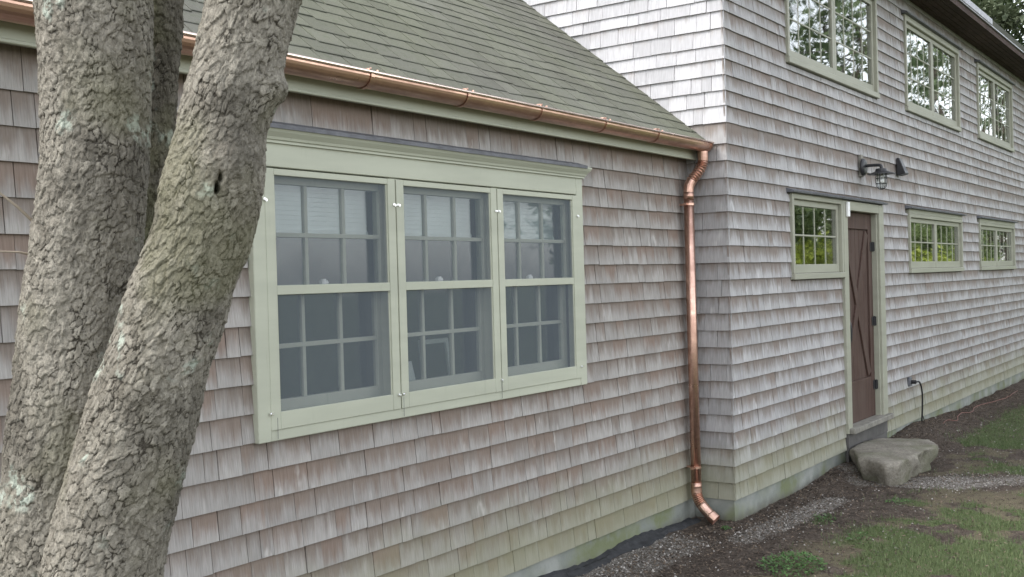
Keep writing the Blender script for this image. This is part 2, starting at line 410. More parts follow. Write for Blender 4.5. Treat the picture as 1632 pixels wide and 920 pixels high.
# ------------------------------------------------------------------ shingled walls
def frame_area(pts):
    q = project(pts); x0, y0 = q.min(0); x1, y1 = q.max(0)
    x0, x1 = max(x0, 0), min(x1, 1632); y0, y1 = max(y0, 0), min(y1, 920)
    return max(0, x1-x0)*max(0, y1-y0) if x1 > x0 and y1 > y0 else 0
def pick(items, root_obj_budget):
    """items: (area, points, colour, uv); the largest in the frame come out single"""
    items.sort(key=lambda t: -t[0]); return items[:root_obj_budget], items[root_obj_budget:]
def course_rects(u0, u1, heights, holes, wmin=.07, wmax=.2, keep=None):
    out = []
    for k in range(len(heights)-1):
        z0, z1 = heights[k], heights[k+1]; x = u0-R.random()*.08
        while x < u1:
            wd = R.uniform(wmin, wmax) if R.random() < .8 else R.uniform(wmax, wmax*1.25)
            a, b = max(x, u0), min(x+wd, u1); x += wd
            if b-a < .012: continue
            rects = [(a+R.choice((.0006, .001, .002, .003)), b-.0012, z0+R.uniform(-.0016, .0016), z1+.004, z0, z1)]
            for (hx0, hx1, hz0, hz1) in holes:
                nr = []
                for (p, q, c, d, zz0, zz1) in rects:
                    if q <= hx0 or p >= hx1 or d <= hz0 or c >= hz1: nr.append((p, q, c, d, zz0, zz1)); continue
                    if p < hx0: nr.append((p, hx0, c, d, zz0, zz1))
                    if q > hx1: nr.append((hx1, q, c, d, zz0, zz1))
                    pp, qq = max(p, hx0), min(q, hx1)
                    if c < hz0: nr.append((pp, qq, c, hz0, zz0, zz1))
                    if d > hz1: nr.append((pp, qq, hz1, d, zz0, zz1))
                rects = nr
            for r_ in rects:
                if r_[1]-r_[0] > .01 and r_[3]-r_[2] > .012 and (keep is None or keep(r_)): out.append(r_)
    return out
def shingle_pts(r, to3d):
    x0, x1, z0, z1, zz0, zz1 = r; T0, T1 = .0, -.0128   # outer face offset at butt and at top of exposure (outwards +)
    def off(z): 
        t = (z-zz0)/(zz1-zz0); return T0+(T1-T0)*t
    j = R.uniform(-.0018, .0018); j2 = j+R.uniform(-.0015, .0015)
    P = []
    for z in (z0, z1):
        for inner in (0, 1):
            for i, x in enumerate((x0, x1)):
                P.append(to3d(x, (-.0188 if inner else off(z)+(j if i == 0 else j2)), z))
    uv = [(x-x0, z-zz0) for z in (z0, z1) for _ in (0, 1) for x in (x0, x1)]
    return P, uv
def shingle_items(rects, to3d, mat):
    out = []
    for r in rects:
        P, uv = shingle_pts(r, to3d); out.append((frame_area(np.array(P)), P, (R.random(), R.random(), R.random()), uv, mat))
    return out
def emit(singles, rest, parent, name, restname):
    for a, P, c, uv, mat in singles:
        mb = MB(); mb.quadbox(P, c, uv); part(name, mb, mat, parent[mat] if isinstance(parent, dict) else parent)
    by = {}
    for a, P, c, uv, mat in rest: by.setdefault(mat, MB()).quadbox(P, c, uv)
    for mat, mb in by.items(): part(restname, mb, mat, parent[mat] if isinstance(parent, dict) else parent, kind='stuff')
def grid_wall(mb, u0, u1, z0, z1, holes, fill):
    xs = sorted({u0, u1, *[h[i] for h in holes for i in (0, 1)]}); zs = sorted({z0, z1, *[h[i] for h in holes for i in (2, 3)]})
    xs = [x for x in xs if u0 <= x <= u1]; zs = [z for z in zs if z0 <= z <= z1]
    for i in range(len(xs)-1):
        for j in range(len(zs)-1):
            cx, cz = (xs[i]+xs[i+1])/2, (zs[j]+zs[j+1])/2
            if any(h[0] < cx < h[1] and h[2] < cz < h[3] for h in holes): continue
            fill(xs[i], xs[i+1], zs[j], zs[j+1])

# =================================================================== THE WING (low building with the triple window)
wing = thing('cottage_wing', 'low shingled cottage wing with a triple sage window, copper gutter and grey green asphalt roof', 'cottage', (-4, .4, -.2))
X_END = -8.2
WA = (-4.344, -1.595, 1.012, 2.405)                 # triple window with its crown moulding
wallA = MB()
grid_wall(wallA, X_END, .016, 0, 2.75, [(-4.30, -1.64, 1.06, 2.30)], lambda a, b, c, d: wallA.box(a, b, YA+.0195, YA+.14, c, d))
wallA.box(X_END, X_END+.12, YA+.1405, 3.8, 0, 2.75); wallA.box(X_END, .0, 3.8005, 3.92, 0, 4.6)
wing_wall = part('wall', wallA, 'sheath', wing)
fo = MB(); fo.box(X_END, -.002, YA+.018, YA+.2, -.7, -.003); fo.box(X_END-.002, X_END+.2, YA+.2005, 3.9, -.7, -.003)
part('foundation', fo, 'conc', wing)
rects = course_rects(X_END, -.002, HA, [WA])
itemsA = shingle_items(rects, lambda x, o, z: (x, YA-o, z), 'cedarA')
sA, restA = pick(itemsA, 300)
emit(sA, restA, wing_wall, 'wall_shingle', 'shingle_siding')
# roof
thick = .09
def rp(y, h=0): n = Vector((0, -RS, 1)).normalized(); return (y+n.y*h, roof_z(y)+n.z*h)
rf = MB(); yE, yR = .135, 3.9
for (a, b) in ((yE, yR),):
    p0 = rp(a, -.012); p1 = rp(b, -.012); q0 = (p0[0]+.02, p0[1]-.03); q1 = (p1[0], p1[1]-.1)
    rf.quadbox([(X_END-.1, *p0), (-.003, *p0), (X_END-.1, *p1), (-.003, *p1)][0:0] or
               [(X_END-.1, *q0), (-.003, *q0), (X_END-.1, *q1), (-.003, *q1), (X_END-.1, *p0), (-.003, *p0), (X_END-.1, *p1), (-.003, *p1)])
wroof = part('roof', rf, 'sheath', wing)
SL = math.sqrt(1+RS*RS); EX = .131
ri = []
row = 0; s0 = -.01
while s0 < 4.6:
    x = X_END-.1-R.random()*.2
    wav = [R.uniform(-.006, .006) for _ in range(60)]
    while x < -.004:
        wd = R.choice([.17, .2, .225, .25, .3])*R.uniform(.93, 1.07); a, b = x+.0045, min(x+wd, -.004)-.0045; x += wd
        if b-a < .02: continue
        P = []; uv = []
        la, lb = R.uniform(0, .003), R.uniform(0, .003); sk = R.uniform(-.008, .008); sa, sb = sk+R.uniform(-.008, .006), sk+R.uniform(-.008, .006)
        for (ss, top) in ((0, 0), (EX+.03, 1)):
            pass
        ph = row*1.7
        def pt(xx, sd, h):
            sd = sd+(.007*math.sin(xx*3.1+ph)+.004*math.sin(xx*7.3+ph*2.3) if sd < .05 else 0)
            y = yE+(s0+sd)/SL; yy, zz = rp(y, h); return (xx, yy, zz)
        lo = [(a, sa), (b, sb)]; hi = [(a, EX+.04), (b, EX+.04)]
        bot = [pt(a, sa, -.004+la*.6), pt(b, sb, -.004+lb*.6), pt(a, EX+.04, -.010), pt(b, EX+.04, -.010)]
        top = [pt(a, sa, .0028+la), pt(b, sb, .0028+lb), pt(a, EX+.04, -.001), pt(b, EX+.04, -.001)]
        uvs = [(0, 0), (b-a, 0), (0, EX+.04), (b-a, EX+.04)]
        P = bot+top; c = (R.random(), R.random(), R.random())
        ri.append((frame_area(np.array(top)) if s0 < 2.6 else 0, P, c, uvs+uvs, 'roof'))
    s0 += EX; row += 1
sR, restR = pick(ri, 300)
emit(sR, restR, wroof, 'roof_shingle', 'roof_shingle_field')
# eave trim, gutter, downspout
fb = MB(); fb.box(X_END-.1, -.004, .243, .262, 2.557, 2.735); fb.box(X_END-.1, -.005, .2625, YA+.03, 2.575, 2.592)
fb.box(X_END-.1, -.006, .237, .2428, 2.557, 2.572)
part('fascia', fb, 'trim', wing, bevel=.003)
GY, GZ, GR = .163, 2.672, .061
g = MB(); n = 14; prof = []
for i in range(n+1):
    a = math.pi+math.pi*i/n; prof.append((GY+GR*math.cos(a), GZ+GR*math.sin(a)))
for i in range(n+1):
    a = 2*math.pi-math.pi*i/n; prof.append((GY+(GR-.0025)*math.cos(a), GZ+(GR-.0025)*math.sin(a)))
xs = [X_END-.1, -5.9, -2.9, -.018]; 
g.ring_loft([[(x, y, z) for y, z in prof] for x in xs])
gut = part('gutter', g, 'copper', wing)
b = MB(); b.tube([(X_END-.1, GY-GR-.004, GZ+.004), (-4, GY-GR-.004, GZ+.004), (-.016, GY-GR-.004, GZ+.004)], .0085, 8); part('gutter_bead', b, 'copperb', gut, smooth=True)  # same copper, rim colour whitened to paint in the sky's glint
b = MB(); cap = [(GY+(GR+.004)*math.cos(math.pi+math.pi*i/n), GZ+(GR+.004)*math.sin(math.pi+math.pi*i/n)) for i in range(n+1)]
b.ring_loft([[(x, y, z+.002) for y, z in cap] for x in (-.018, -.0135)]); b.ring_loft([[(x, y, z+.001) for y, z in cap] for x in (-.155, -.019)][0:0] or [[(x, y, z+.002) for y, z in cap] for x in (-.045, -.0185)])
part('gutter_end_cap', b, 'copper', gut)
for hx in (-6.65, -5.93, -5.2, -4.48, -3.764, -3.023, -2.322, -1.591, -.874):
    b = MB(); arc = []
    for i in range(13):
        a = math.pi+math.pi*i/12; arc.append((hx, GY+(GR+.003)*math.cos(a), GZ+(GR+.003)*math.sin(a)))
    for i in range(len(arc)-1):
        p, q = arc[i], arc[i+1]; c1 = Vector((0, p[1]-GY, p[2]-GZ)).normalized()*.003; c2 = Vector((0, q[1]-GY, q[2]-GZ)).normalized()*.003
        b.quadbox([(hx-.011, p[1], p[2]), (hx+.011, p[1], p[2]), (hx-.011, q[1], q[2]), (hx+.011, q[1], q[2]),
                   (hx-.011, p[1]+c1.y, p[2]+c1.z), (hx+.011, p[1]+c1.y, p[2]+c1.z), (hx-.011, q[1]+c2.y, q[2]+c2.z), (hx+.011, q[1]+c2.y, q[2]+c2.z)])
    b.tube([(hx-.03, GY-GR-.005, GZ+.012), (hx-.01, GY-GR+.0, GZ+.022), (hx+.02, GY-GR+.03, GZ+.028), (hx+.02, GY+.05, GZ+.03)], .005, 6)
    b.tube([(hx+.03, GY-GR-.004, GZ+.010), (hx+.03, GY-GR-.004, GZ+.018)], .006, 6)
    part('gutter_hanger', b, 'copper', gut)
def smooth_path(pts, k):
    P = [Vector(p) for p in pts]; out = []
    for i in range(len(P)-1):
        p0, p1, p2, p3 = P[max(i-1, 0)], P[i], P[i+1], P[min(i+2, len(P)-1)]
        for j in range(k):
            t = j/k; out.append(.5*((2*p1)+(p2-p0)*t+(2*p0-5*p1+4*p2-p3)*t*t+(3*p1-p0-3*p2+p3)*t**3))
    out.append(P[-1]); return out
b = MB(); b.tube([(-.14, .252, 2.30), (-.14, .252, 1.2), (-.138, .252, .10)], .038, 18); dsp = part('downspout', b, 'copper', wing, smooth=True)
up = smooth_path([(-.062, .165, 2.615), (-.058, .166, 2.55), (-.064, .178, 2.50), (-.090, .205, 2.445), (-.118, .232, 2.40), (-.137, .25, 2.345), (-.14, .252, 2.27)], 12)
rad = [.039+(.004*math.cos(i*math.pi*.5) if 12 < i < 50 else 0) for i in range(len(up))]
b = MB(); b.tube(up, rad, 18); part('elbow', b, 'copper', dsp)
b = MB(); b.tube([(-.14, .252, 2.31), (-.14, .252, 2.255)], .0405, 18); part('solder_collar', b, 'copper', dsp, smooth=True); b = MB(); b.tube([(-.138, .252, .14), (-.138, .252, .085)], .0405, 18); part('solder_collar', b, 'copper', dsp, smooth=True)
lo = smooth_path([(-.138, .252, .10), (-.139, .249, .05), (-.142, .225, -.005), (-.146, .18, -.055), (-.15, .13, -.098), (-.15, .095, -.125)], 8)
rad = [.041+(.0025*math.cos(i*math.pi) if 6 < i < 20 else 0)+(.003 if i > 30 else 0) for i in range(len(lo))]
b = MB(); b.tube(lo, rad, 18, cap=False); part('elbow', b, 'copper', dsp)
for z in (2.22, .255):
    b = MB(); b.tube([(-.139, .252, z-.009), (-.139, .252, z+.009)], .0415, 18); b.box(-.215, -.175, .24, .262, z-.008, z+.008); b.box(-.15, -.13, .29, .335, z-.007, z+.007)
    part('clamp', b, 'copper', dsp)

# ---- triple double-hung window of the wing
def grid_sash(mb, x0, x1, y0, y1, z0, z1, st, top, bot, cols, rows, mw=.02, mf=.006):
    mb.box(x0, x0+st, y0, y1, z0, z1); mb.box(x1-st, x1, y0, y1, z0, z1)
    mb.box(x0+st, x1-st, y0+.001, y1, z0, z0+bot); mb.box(x0+st, x1-st, y0+.001, y1, z1-top, z1)
    gx0, gx1, gz0, gz1 = x0+st, x1-st, z0+bot, z1-top; panes = []
    for i in range(1, cols):
        x = gx0+(gx1-gx0)*i/cols; mb.box(x-mw/2, x+mw/2, y0+mf, y1-mf, gz0, gz1)
    for j in range(1, rows):
        z = gz0+(gz1-gz0)*j/rows; mb.box(gx0, gx1, y0+mf-.002, y1-mf+.002, z-mw/2, z+mw/2)
    for i in range(cols):
        for j in range(rows):
            panes.append((gx0+(gx1-gx0)*i/cols, gx0+(gx1-gx0)*(i+1)/cols, gz0+(gz1-gz0)*j/rows, gz0+(gz1-gz0)*(j+1)/rows))
    return panes
def pane(x0, x1, y, z0, z1, parent, jit=.0007):
    mb = MB(); P = []
    t = [R.uniform(-jit, jit) for _ in range(4)]
    for iz, z in enumerate((z0, z1)):
        for iy in (0, 1):
            for ix, x in enumerate((x0, x1)): P.append((x, y+iy*.004+t[ix+2*iz], z))
    mb.quadbox(P); part('pane', mb, 'glass', parent)
# window object: casing is the part, all else hangs below it
cs = MB(); yF = YA-.024
x0, x1, z0, z1 = -4.344, -1.595, 1.012, 2.33
cs.box(x0, x0+.075, yF, YA+.06, z0, z1); cs.box(x1-.075, x1, yF, YA+.06, z0, z1)
cs.box(x0+.075, x1-.075, yF+.001, YA+.06, 2.222, z1); cs.box(x0+.075, x1-.075, yF+.004, YA+.09, z0, 1.062)
for jx in (-3.405, -2.535): cs.box(jx-.03, jx+.03, yF+.012, YA+.11, 1.063, 2.221)
cs.box(x0+.0755, x1-.0755, YA+.015, YA+.12, 1.0625, 1.10)
win3 = part('window', cs, 'trim', wing, bevel=.003, label='sage green triple double hung window with insect screens and silver turn buttons')
cr = MB()
prof = [(yF+.004, 2.325), (yF-.012, 2.327), (yF-.012, 2.338), (yF-.02, 2.341), (yF-.024, 2.352), (yF-.042, 2.372), (yF-.05, 2.386), (yF-.05, 2.396), (yF+.004, 2.399)]
rings = []
for x, e in ((x0, -1), (x1, 1)): rings.append([(x+e*max(0, (yF-y))*.9, y, z) for y, z in prof])
cr.ring_loft(rings); part('crown_moulding', cr, 'trim', win3)
fl = MB(); fl.quadbox([(x0-.045, yF-.052, 2.3965), (x1-.02, yF-.052, 2.3965), (x0-.045, YA+.01, 2.3995), (x1-.02, YA+.01, 2.3995), (x0-.045, yF-.054, 2.4035), (x1-.02, yF-.054, 2.4035), (x0-.045, YA+.01, 2.432), (x1-.02, YA+.01, 2.432)])
fl.box(x0-.046, x1-.019, yF-.0565, yF-.0525, 2.385, 2.404)
part('flashing', fl, 'lead', win3)
units = [(-4.272, -3.409), (-3.401, -2.539), (-2.531, -1.668)]
for ui, (a, b2) in enumerate(units):
    f = MB(); fy0, fy1 = yF-.003, yF+.016; gx0, gx1 = a+.056, b2-.056
    f.box(a, gx0, fy0, fy1, 1.06, 2.215); f.box(gx1, b2, fy0, fy1, 1.06, 2.215)
    f.box(gx0, gx1, fy0+.001, fy1, 1.0605, 1.138); f.box(gx0, gx1, fy0+.001, fy1, 2.186, 2.2145); f.box(gx0, gx1, fy0+.002, fy1, 1.655, 1.697)
    for q, (zz0, zz1) in enumerate(((1.138, 1.655), (1.697, 2.186))):   # inner stop beads
        f.box(gx0, gx0+.008, fy0+.006, fy1-.001, zz0, zz1); f.box(gx1-.008, gx1, fy0+.006, fy1-.001, zz0, zz1)
    part('screen_frame', f, 'trim', win3, bevel=.002)
    for zz0, zz1 in ((1.138, 1.655), (1.697, 2.186)):
        sm = MB(); i0 = [sm.vert(p) for p in ((gx0, fy0+.010, zz0), (gx1, fy0+.010, zz0), (gx1, fy0+.010, zz1), (gx0, fy0+.010, zz1))]
        sm.f.append(tuple(i0)); sm.uv.append([(0, 0)]*4); part('insect_screen', sm, 'screen', win3)
    bl = MB()
    for cx in ([a+.02] if ui == 0 else [])+[b2-.004]: bl.box(cx-.006, cx+.001, fy0-.002, fy0, 1.03, 1.10)
    # sashes
    ua, ub = a+.012, b2-.012
    us = MB(); pn = grid_sash(us, ua, ub, YA+.032, YA+.066, 1.660, 2.20, .046, .045, .036, 3, 2, .021)
    s_ = part('sash', us, 'trim', win3, bevel=.002)
    for p in pn: pane(p[0], p[1], YA+.049, p[2], p[3], win3)
    ls = MB(); pn = grid_sash(ls, ua, ub, YA+.0675, YA+.103, 1.10, 1.698, .046, .036, .078, 3, 2, .021)
    part('sash', ls, 'trim', win3, bevel=.002)
    for p in pn: pane(p[0], p[1], YA+.085, p[2], p[3], win3)
    lk = MB(); mx = (ua+ub)/2; lk.tube([(mx-.02, YA+.06, 1.705), (mx+.02, YA+.06, 1.705)], .012, 8); lk.tube([(mx-.006, YA+.055, 1.70), (mx-.006, YA+.055, 1.722)], .012, 8); part('sash_lock', lk, 'white', win3)
    # blind
    bd = MB(); zb = 1.95
    for k in range(11):
        z = zb+.008+k*.0222; bd.quadbox([(ua+.03, YA+.131, z), (ub-.03, YA+.131, z), (ua+.03, YA+.136, z), (ub-.03, YA+.136, z), (ua+.03, YA+.137, z+.0235), (ub-.03, YA+.137, z+.0235), (ua+.03, YA+.142, z+.0235), (ub-.03, YA+.142, z+.0235)])
    bd.box(ua+.03, ub-.03, YA+.126, YA+.152, zb-.012, zb+.008); bd.box(ua+.03, ub-.03, YA+.1265, YA+.1525, 2.196, 2.23)
    part('blind', bd, 'blind', win3)
for cx, cz in ((-4.274, 2.075), (-3.422, 2.085), (-3.390, 2.085), (-2.552, 2.085), (-2.522, 2.085), (-1.668, 2.085), (-4.274, 1.135), (-3.422, 1.132), (-3.388, 1.132), (-2.537, 1.125), (-1.668, 1.132)):
    c_ = MB(); an = R.uniform(-.5, .5); dx, dz = math.cos(an)*.011, math.sin(an)*.011
    c_.beam((cx-dx, yF-.007, cz-dz), (cx+dx, yF-.007, cz+dz), .005, .011); c_.tube([(cx, yF-.003, cz), (cx, yF-.013, cz)], .005, 8)
    part('screen_clip', c_, 'zinc', win3)
for jx in (-4.236, -3.388, -2.537):
    c_ = MB(); c_.box(jx-.0012, jx+.0012, yF-.0035, yF-.0028, 1.02, 1.115); part('joint', c_, 'lead', win3)
# the room behind
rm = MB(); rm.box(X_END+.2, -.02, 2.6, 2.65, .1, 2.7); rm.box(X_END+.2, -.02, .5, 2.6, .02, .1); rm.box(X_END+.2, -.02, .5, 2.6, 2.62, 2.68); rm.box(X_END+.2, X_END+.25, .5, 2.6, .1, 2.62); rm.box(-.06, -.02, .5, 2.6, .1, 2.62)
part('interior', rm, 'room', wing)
pfm = MB(); px, py, pz = -2.84, .50, 1.10
for (xa, xb, za, zb2) in ((-.125, -.103, 0, .275), (.103, .125, 0, .275), (-.1025, .1025, 0, .022), (-.1025, .1025, .25, .274)):
    pfm.quadbox([(px+x, py+y+z*.12, pz+.0005+z) for z in (za, zb2) for y in (0, .014) for x in (xa, xb)])
shelf = MB(); shelf.box(-4.25, -1.68, YA+.13, .62, 1.04, 1.099); part('interior_sill', shelf, 'white', win3)
single('picture_frame', pfm, 'frame', 'pale empty picture frame leaning inside the middle window of the triple window', 'frame', loc=(px, py, pz))
pp = MB(); pp.quadbox([(-3.17+a*.15-c*.01, .485+b*.005+a*.02+c*.035, 1.1005+c*.165) for c in (0, 1) for b in (0, 1) for a in (0, 1)])
single('paper_card', pp, 'paper', 'white paper card standing on the inside sill left of the picture frame', 'card', loc=(-3.22, .5, 1.1))
bk = MB(); bk.box(-3.72, -3.60, .46, .56, 1.1005, 1.14); single('red_box', bk, 'redbook', 'small red box on the inside sill of the left part of the triple window', 'box', loc=(-3.66, .5, 1.1), bevel=.004)

# =================================================================== THE HOUSE (two storeys)
house = thing('shingled_house', 'two storey grey shingled house with sage windows, plank door and dark brown eave', 'house', (7, 3.5, -.2))
LX, DY, EZ = 15.0, 7.0, 4.745
RP = math.tan(math.radians(40))
holes_w = [(1.275, 2.58, 1.62, 2.355), (2.58, 3.86, .02, 2.355), (1.22, 3.90, 2.35, 2.396),
           (4.87, 7.37, 1.636, 2.31), (4.77, 7.45, 2.31, 2.396), (8.42, 10.86, 1.636, 2.31), (8.34, 10.96, 2.31, 2.396),
           (1.275, 3.82, 3.445, 4.50), (1.20, 3.90, 4.50, 4.56), (4.885, 7.40, 3.445, 4.50), (4.81, 7.50, 4.50, 4.56), (8.50, 10.93, 3.465, 4.50), (8.42, 11.02, 4.50, 4.56),
           (3.165, 3.245, 2.61, 2.83)]
open_w = [(1.35, 2.50, 1.69, 2.28), (2.70, 3.72, .14, 2.27), (4.95, 7.29, 1.71, 2.24), (8.50, 10.78, 1.71, 2.24), (1.35, 3.745, 3.52, 4.43), (4.96, 7.325, 3.52, 4.43), (8.575, 10.855, 3.54, 4.43)]
wc = MB(); grid_wall(wc, .016, LX, 0, EZ+.1, open_w, lambda a, b, c, d: wc.box(a, b, .0195, .14, c, d))
wc.box(.17, LX, DY-.15, DY, 0, EZ+.1); wc.box(LX-.15, LX-.002, .1405, DY-.151, 0, EZ+.1)
wall_c = part('wall', wc, 'sheath', house)
gw = MB()
def rake(y): return EZ+.1+RP*min(y+.37, DY+.37-y)
N = 14
for i in range(N):
    ya, yb = .0158+(DY-.02-.0158)*i/N, .0158+(DY-.02-.0158)*(i+1)/N
    gw.quadbox([(.0195, ya, 0), (.14, ya, 0), (.0195, yb, 0), (.14, yb, 0), (.0195, ya, rake(ya)-.1), (.14, ya, rake(ya)-.1), (.0195, yb, rake(yb)-.1), (.14, yb, rake(yb)-.1)])
gable = part('gable', gw, 'sheath', house)
fo = MB(); fo.box(.017, LX-.01, .018, .3, -.7, -.003); fo.box(.0172, .3, .3005, YA+.3, -.7, -.0035)
part('foundation', fo, 'conc', house)
rects = course_rects(-.0005, LX, HC, holes_w)
iC = shingle_items(rects, lambda x, o, z: (x, YC-o, z), 'cedarC')
HG = HC+[4.86+.12*i for i in range(26)]
rg = course_rects(.0003, DY-.02, HG, [], keep=lambda r: (r[0] < YA+.03 or r[3] > roof_z(r[0])-.1) and r[3] < rake((r[0]+r[1])/2)-.12)
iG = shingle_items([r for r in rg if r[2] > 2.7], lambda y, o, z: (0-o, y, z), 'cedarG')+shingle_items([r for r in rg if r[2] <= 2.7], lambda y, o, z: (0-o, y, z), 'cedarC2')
sG = iC+iG
sC, restC = pick(sG, 300)
emit(sC, restC, {'cedarC': wall_c, 'cedarG': gable, 'cedarC2': gable}, 'wall_shingle', 'shingle_siding')
# main roof
mr = MB(); ov = .375
for sgn in (0, 1):
    yy = [(-ov, EZ+.06), (DY/2, EZ+.06+RP*(DY/2+ov))] if sgn == 0 else [(DY+ov, EZ+.06), (DY/2+.0005, EZ+.0605+RP*(DY/2+ov))]
    P = []
    for dz in (-.02, .10):
        for (y, z) in yy:
            for x in (-.22, LX+.25): P.append((x, y, z+dz))
    mr.quadbox(P)
mroof = part('roof', mr, 'roof', house)
sf = MB(); sf.box(-.2, LX+.2, -ov+.025, .015, EZ-.012, EZ+.004)
for k in range(5): sf.box(-.2, LX+.2, -ov+.03+k*.069, -ov+.03+k*.069+.063, EZ-.02, EZ-.0125)
part('soffit', sf, 'soffit', house)
fs = MB(); fs.box(-.2, LX+.2, -ov, -ov+.022, EZ-.03, EZ+.045); part('fascia', fs, 'soffit', house)
de = MB(); de.box(-.22, LX+.22, -ov-.02, -ov+.05, EZ+.046, EZ+.062); de.box(-.22, 7.55, -ov-.03, -ov+.06, EZ+.0625, EZ+.135); part('drip_edge', de, 'slate', house)
for rk in (0,):
    rb = MB()
    for sgn in (0, 1):
        a = (-.02, -.3, EZ+.02+RP*.05) if sgn == 0 else (-.02, DY+.3, EZ+.02+RP*.05); bq = (-.02, DY/2, EZ-.02+RP*(DY/2+ov))
        rb.beam(a, bq, .03, .16)
    part('rake_board', rb, 'soffit', house)
inn = MB(); inn.box(.2, LX-.2, 2.2, 2.25, .2, 4.6); inn.box(.2, LX-.2, .2, 2.2, 2.55, 2.65); inn.box(.2, LX-.2, .2, 2.2, .02, .1); inn.box(.2, LX-.2, .2, 2.2, 4.62, 4.68)
for xx in (.2, 4.2, 8.0, 11.6): inn.box(xx, xx+.05, .3, 2.199, .101, 2.549); inn.box(xx+.001, xx+.051, .3, 2.199, 2.651, 4.619)
part('interior', inn, 'room', house)

def house_window(x0, x1, z0, z1, fz, sashes, cols, rows, label):
    cs = MB(); y = -.020; cw = .042
    cs.box(x0, x0+cw, y, .06, z0+.06, z1); cs.box(x1-cw, x1, y, .06, z0+.06, z1); cs.box(x0+cw, x1-cw, y+.001, .06, z1-cw, z1-.0005)
    cs.box(x0-.006, x1+.006, y-.010, .06, z0+.008, z0+.0595)
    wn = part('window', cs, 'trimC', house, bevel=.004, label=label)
    f = MB(); f.quadbox([(x0-.06, -.058, fz-.034), (x1+.06, -.058, fz-.034), (x0-.06, .016, fz-.034), (x1+.06, .016, fz-.034), (x0-.06, -.062, fz-.020), (x1+.06, -.062, fz-.020), (x0-.06, .016, fz+.006), (x1+.06, .016, fz+.006)])
    part('flashing', f, 'lead', wn)
    if fz-.034 > z1+.002:
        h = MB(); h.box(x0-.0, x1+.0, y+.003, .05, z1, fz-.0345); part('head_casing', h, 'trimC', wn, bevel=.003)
    ix0, ix1 = x0+cw, x1-cw; wd = (ix1-ix0)/sashes
    for k in range(sashes):
        a, b_ = ix0+wd*k+.002, ix0+wd*(k+1)-.002; s = MB()
        pn = grid_sash(s, a, b_, .012, .052, z0+.062, z1-cw-.002, .05, .05, .075, cols, rows, .015, .0135)
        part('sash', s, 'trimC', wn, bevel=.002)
        for p in pn: pane(p[0], p[1], .028, p[2], p[3], wn)
    return wn
house_window(1.275, 2.58, 1.62, 2.355, 2.396, 1, 4, 2, 'small ground floor window left of the plank door')
house_window(4.87, 7.37, 1.636, 2.31, 2.396, 2, 4, 2, 'ground floor pair of casements just right of the door')
house_window(8.42, 10.86, 1.636, 2.31, 2.396, 2, 4, 2, 'farthest ground floor pair of casements')
house_window(1.275, 3.82, 3.445, 4.50, 4.56, 2, 4, 3, 'upper window nearest the corner')
house_window(4.885, 7.40, 3.445, 4.50, 4.56, 2, 4, 3, 'middle upper window with bright sky reflections')
house_window(8.50, 10.93, 3.465, 4.50, 4.56, 2, 4, 3, 'farthest upper window under the brown eave')
# door
dc = MB(); dc.box(2.5805, 2.70, -.024, .06, .155, 2.355); dc.box(3.705, 3.86, -.024, .06, .155, 2.355); dc.box(2.7005, 3.7045, -.023, .06, 2.265, 2.3545)
dc.box(2.7005, 2.72, .0, .13, .16, 2.264); dc.box(3.68, 3.7045, .0, .13, .16, 2.264)
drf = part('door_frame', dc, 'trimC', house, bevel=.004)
f = MB(); f.quadbox([(2.645, -.058, 2.362), (3.905, -.058, 2.362), (2.645, .016, 2.362), (3.905, .016, 2.362), (2.645, -.062, 2.376), (3.905, -.062, 2.376), (2.645, .016, 2.402), (3.905, .016, 2.402)])
part('flashing', f, 'lead', drf)
d = MB(); d.box(2.722, 3.678, .085, .105, .205, 2.262)
door = part('door', d, 'door', house, label='brown plank door with crossed braces')
for k in range(6):
    b = MB(); a = 2.83+k*.1235; b.box(a, a+.120, .073, .0848, .61, 2.10); part('plank', b, 'door', door, bevel=.003)
def dpart(nm, *bx):
    b = MB()
    for q in bx: b.box(*q)
    part(nm, b, 'door', door, bevel=.004)
dpart('stile', (2.722, 2.83, .052, .0845, .206, 2.261)); dpart('stile', (3.57, 3.678, .052, .0845, .206, 2.261))
dpart('rail', (2.8305, 3.5695, .0525, .0845, 2.10, 2.261)); dpart('rail', (2.8305, 3.5695, .0525, .0845, .206, .61))
for (xa, za, xb, zb) in ((2.87, 2.07, 3.53, .64), (3.53, 2.07, 2.87, .64)):
    b = MB(); yy = .056 if xa < 3 else .0575; b.beam((xa, yy+.008, za), (xb, yy+.008, zb), .10, .020, (0, 1, 0)); part('brace', b, 'door', door, bevel=.004)
hd = MB(); hd.tube(smooth_path([(2.80, .05, 1.20), (2.80, .01, 1.19), (2.80, .0, 1.10), (2.80, .01, 1.01), (2.80, .05, 1.0)], 5), .009, 8); hd.box(2.775, 2.822, .044, .052, .95, 1.26)
part('handle', hd, 'black', door)
for z in (1.93, 1.17, .52):
    b = MB(); b.box(3.615, 3.678, .046, .0515, z-.045, z+.045); b.tube([(3.679, .040, z-.05), (3.679, .040, z+.05)], .008, 8); b.box(3.674, 3.6795, .022, .045, z-.045, z+.045); part('hinge', b, 'black', door)
b = MB(); b.box(2.60, 3.89, -.075, .13, .152, .205); part('door_sill', b, 'sill', house, bevel=.006)
b = MB(); b.box(2.59, 3.84, -.018, .015, .02, .1515); b.box(2.59, 3.84, -.012, .016, -.145, .018); part('riser_board', b, 'riser', house, bevel=.003)
# white sensor on the door head
b = MB(); b.box(2.645, 2.695, -.052, -.0245, 2.20, 2.34); single('door_sensor', b, 'white', 'small white plastic box on the sage casing at the top left of the door', 'sensor', loc=(2.67, -.03, 2.2), bevel=.006)

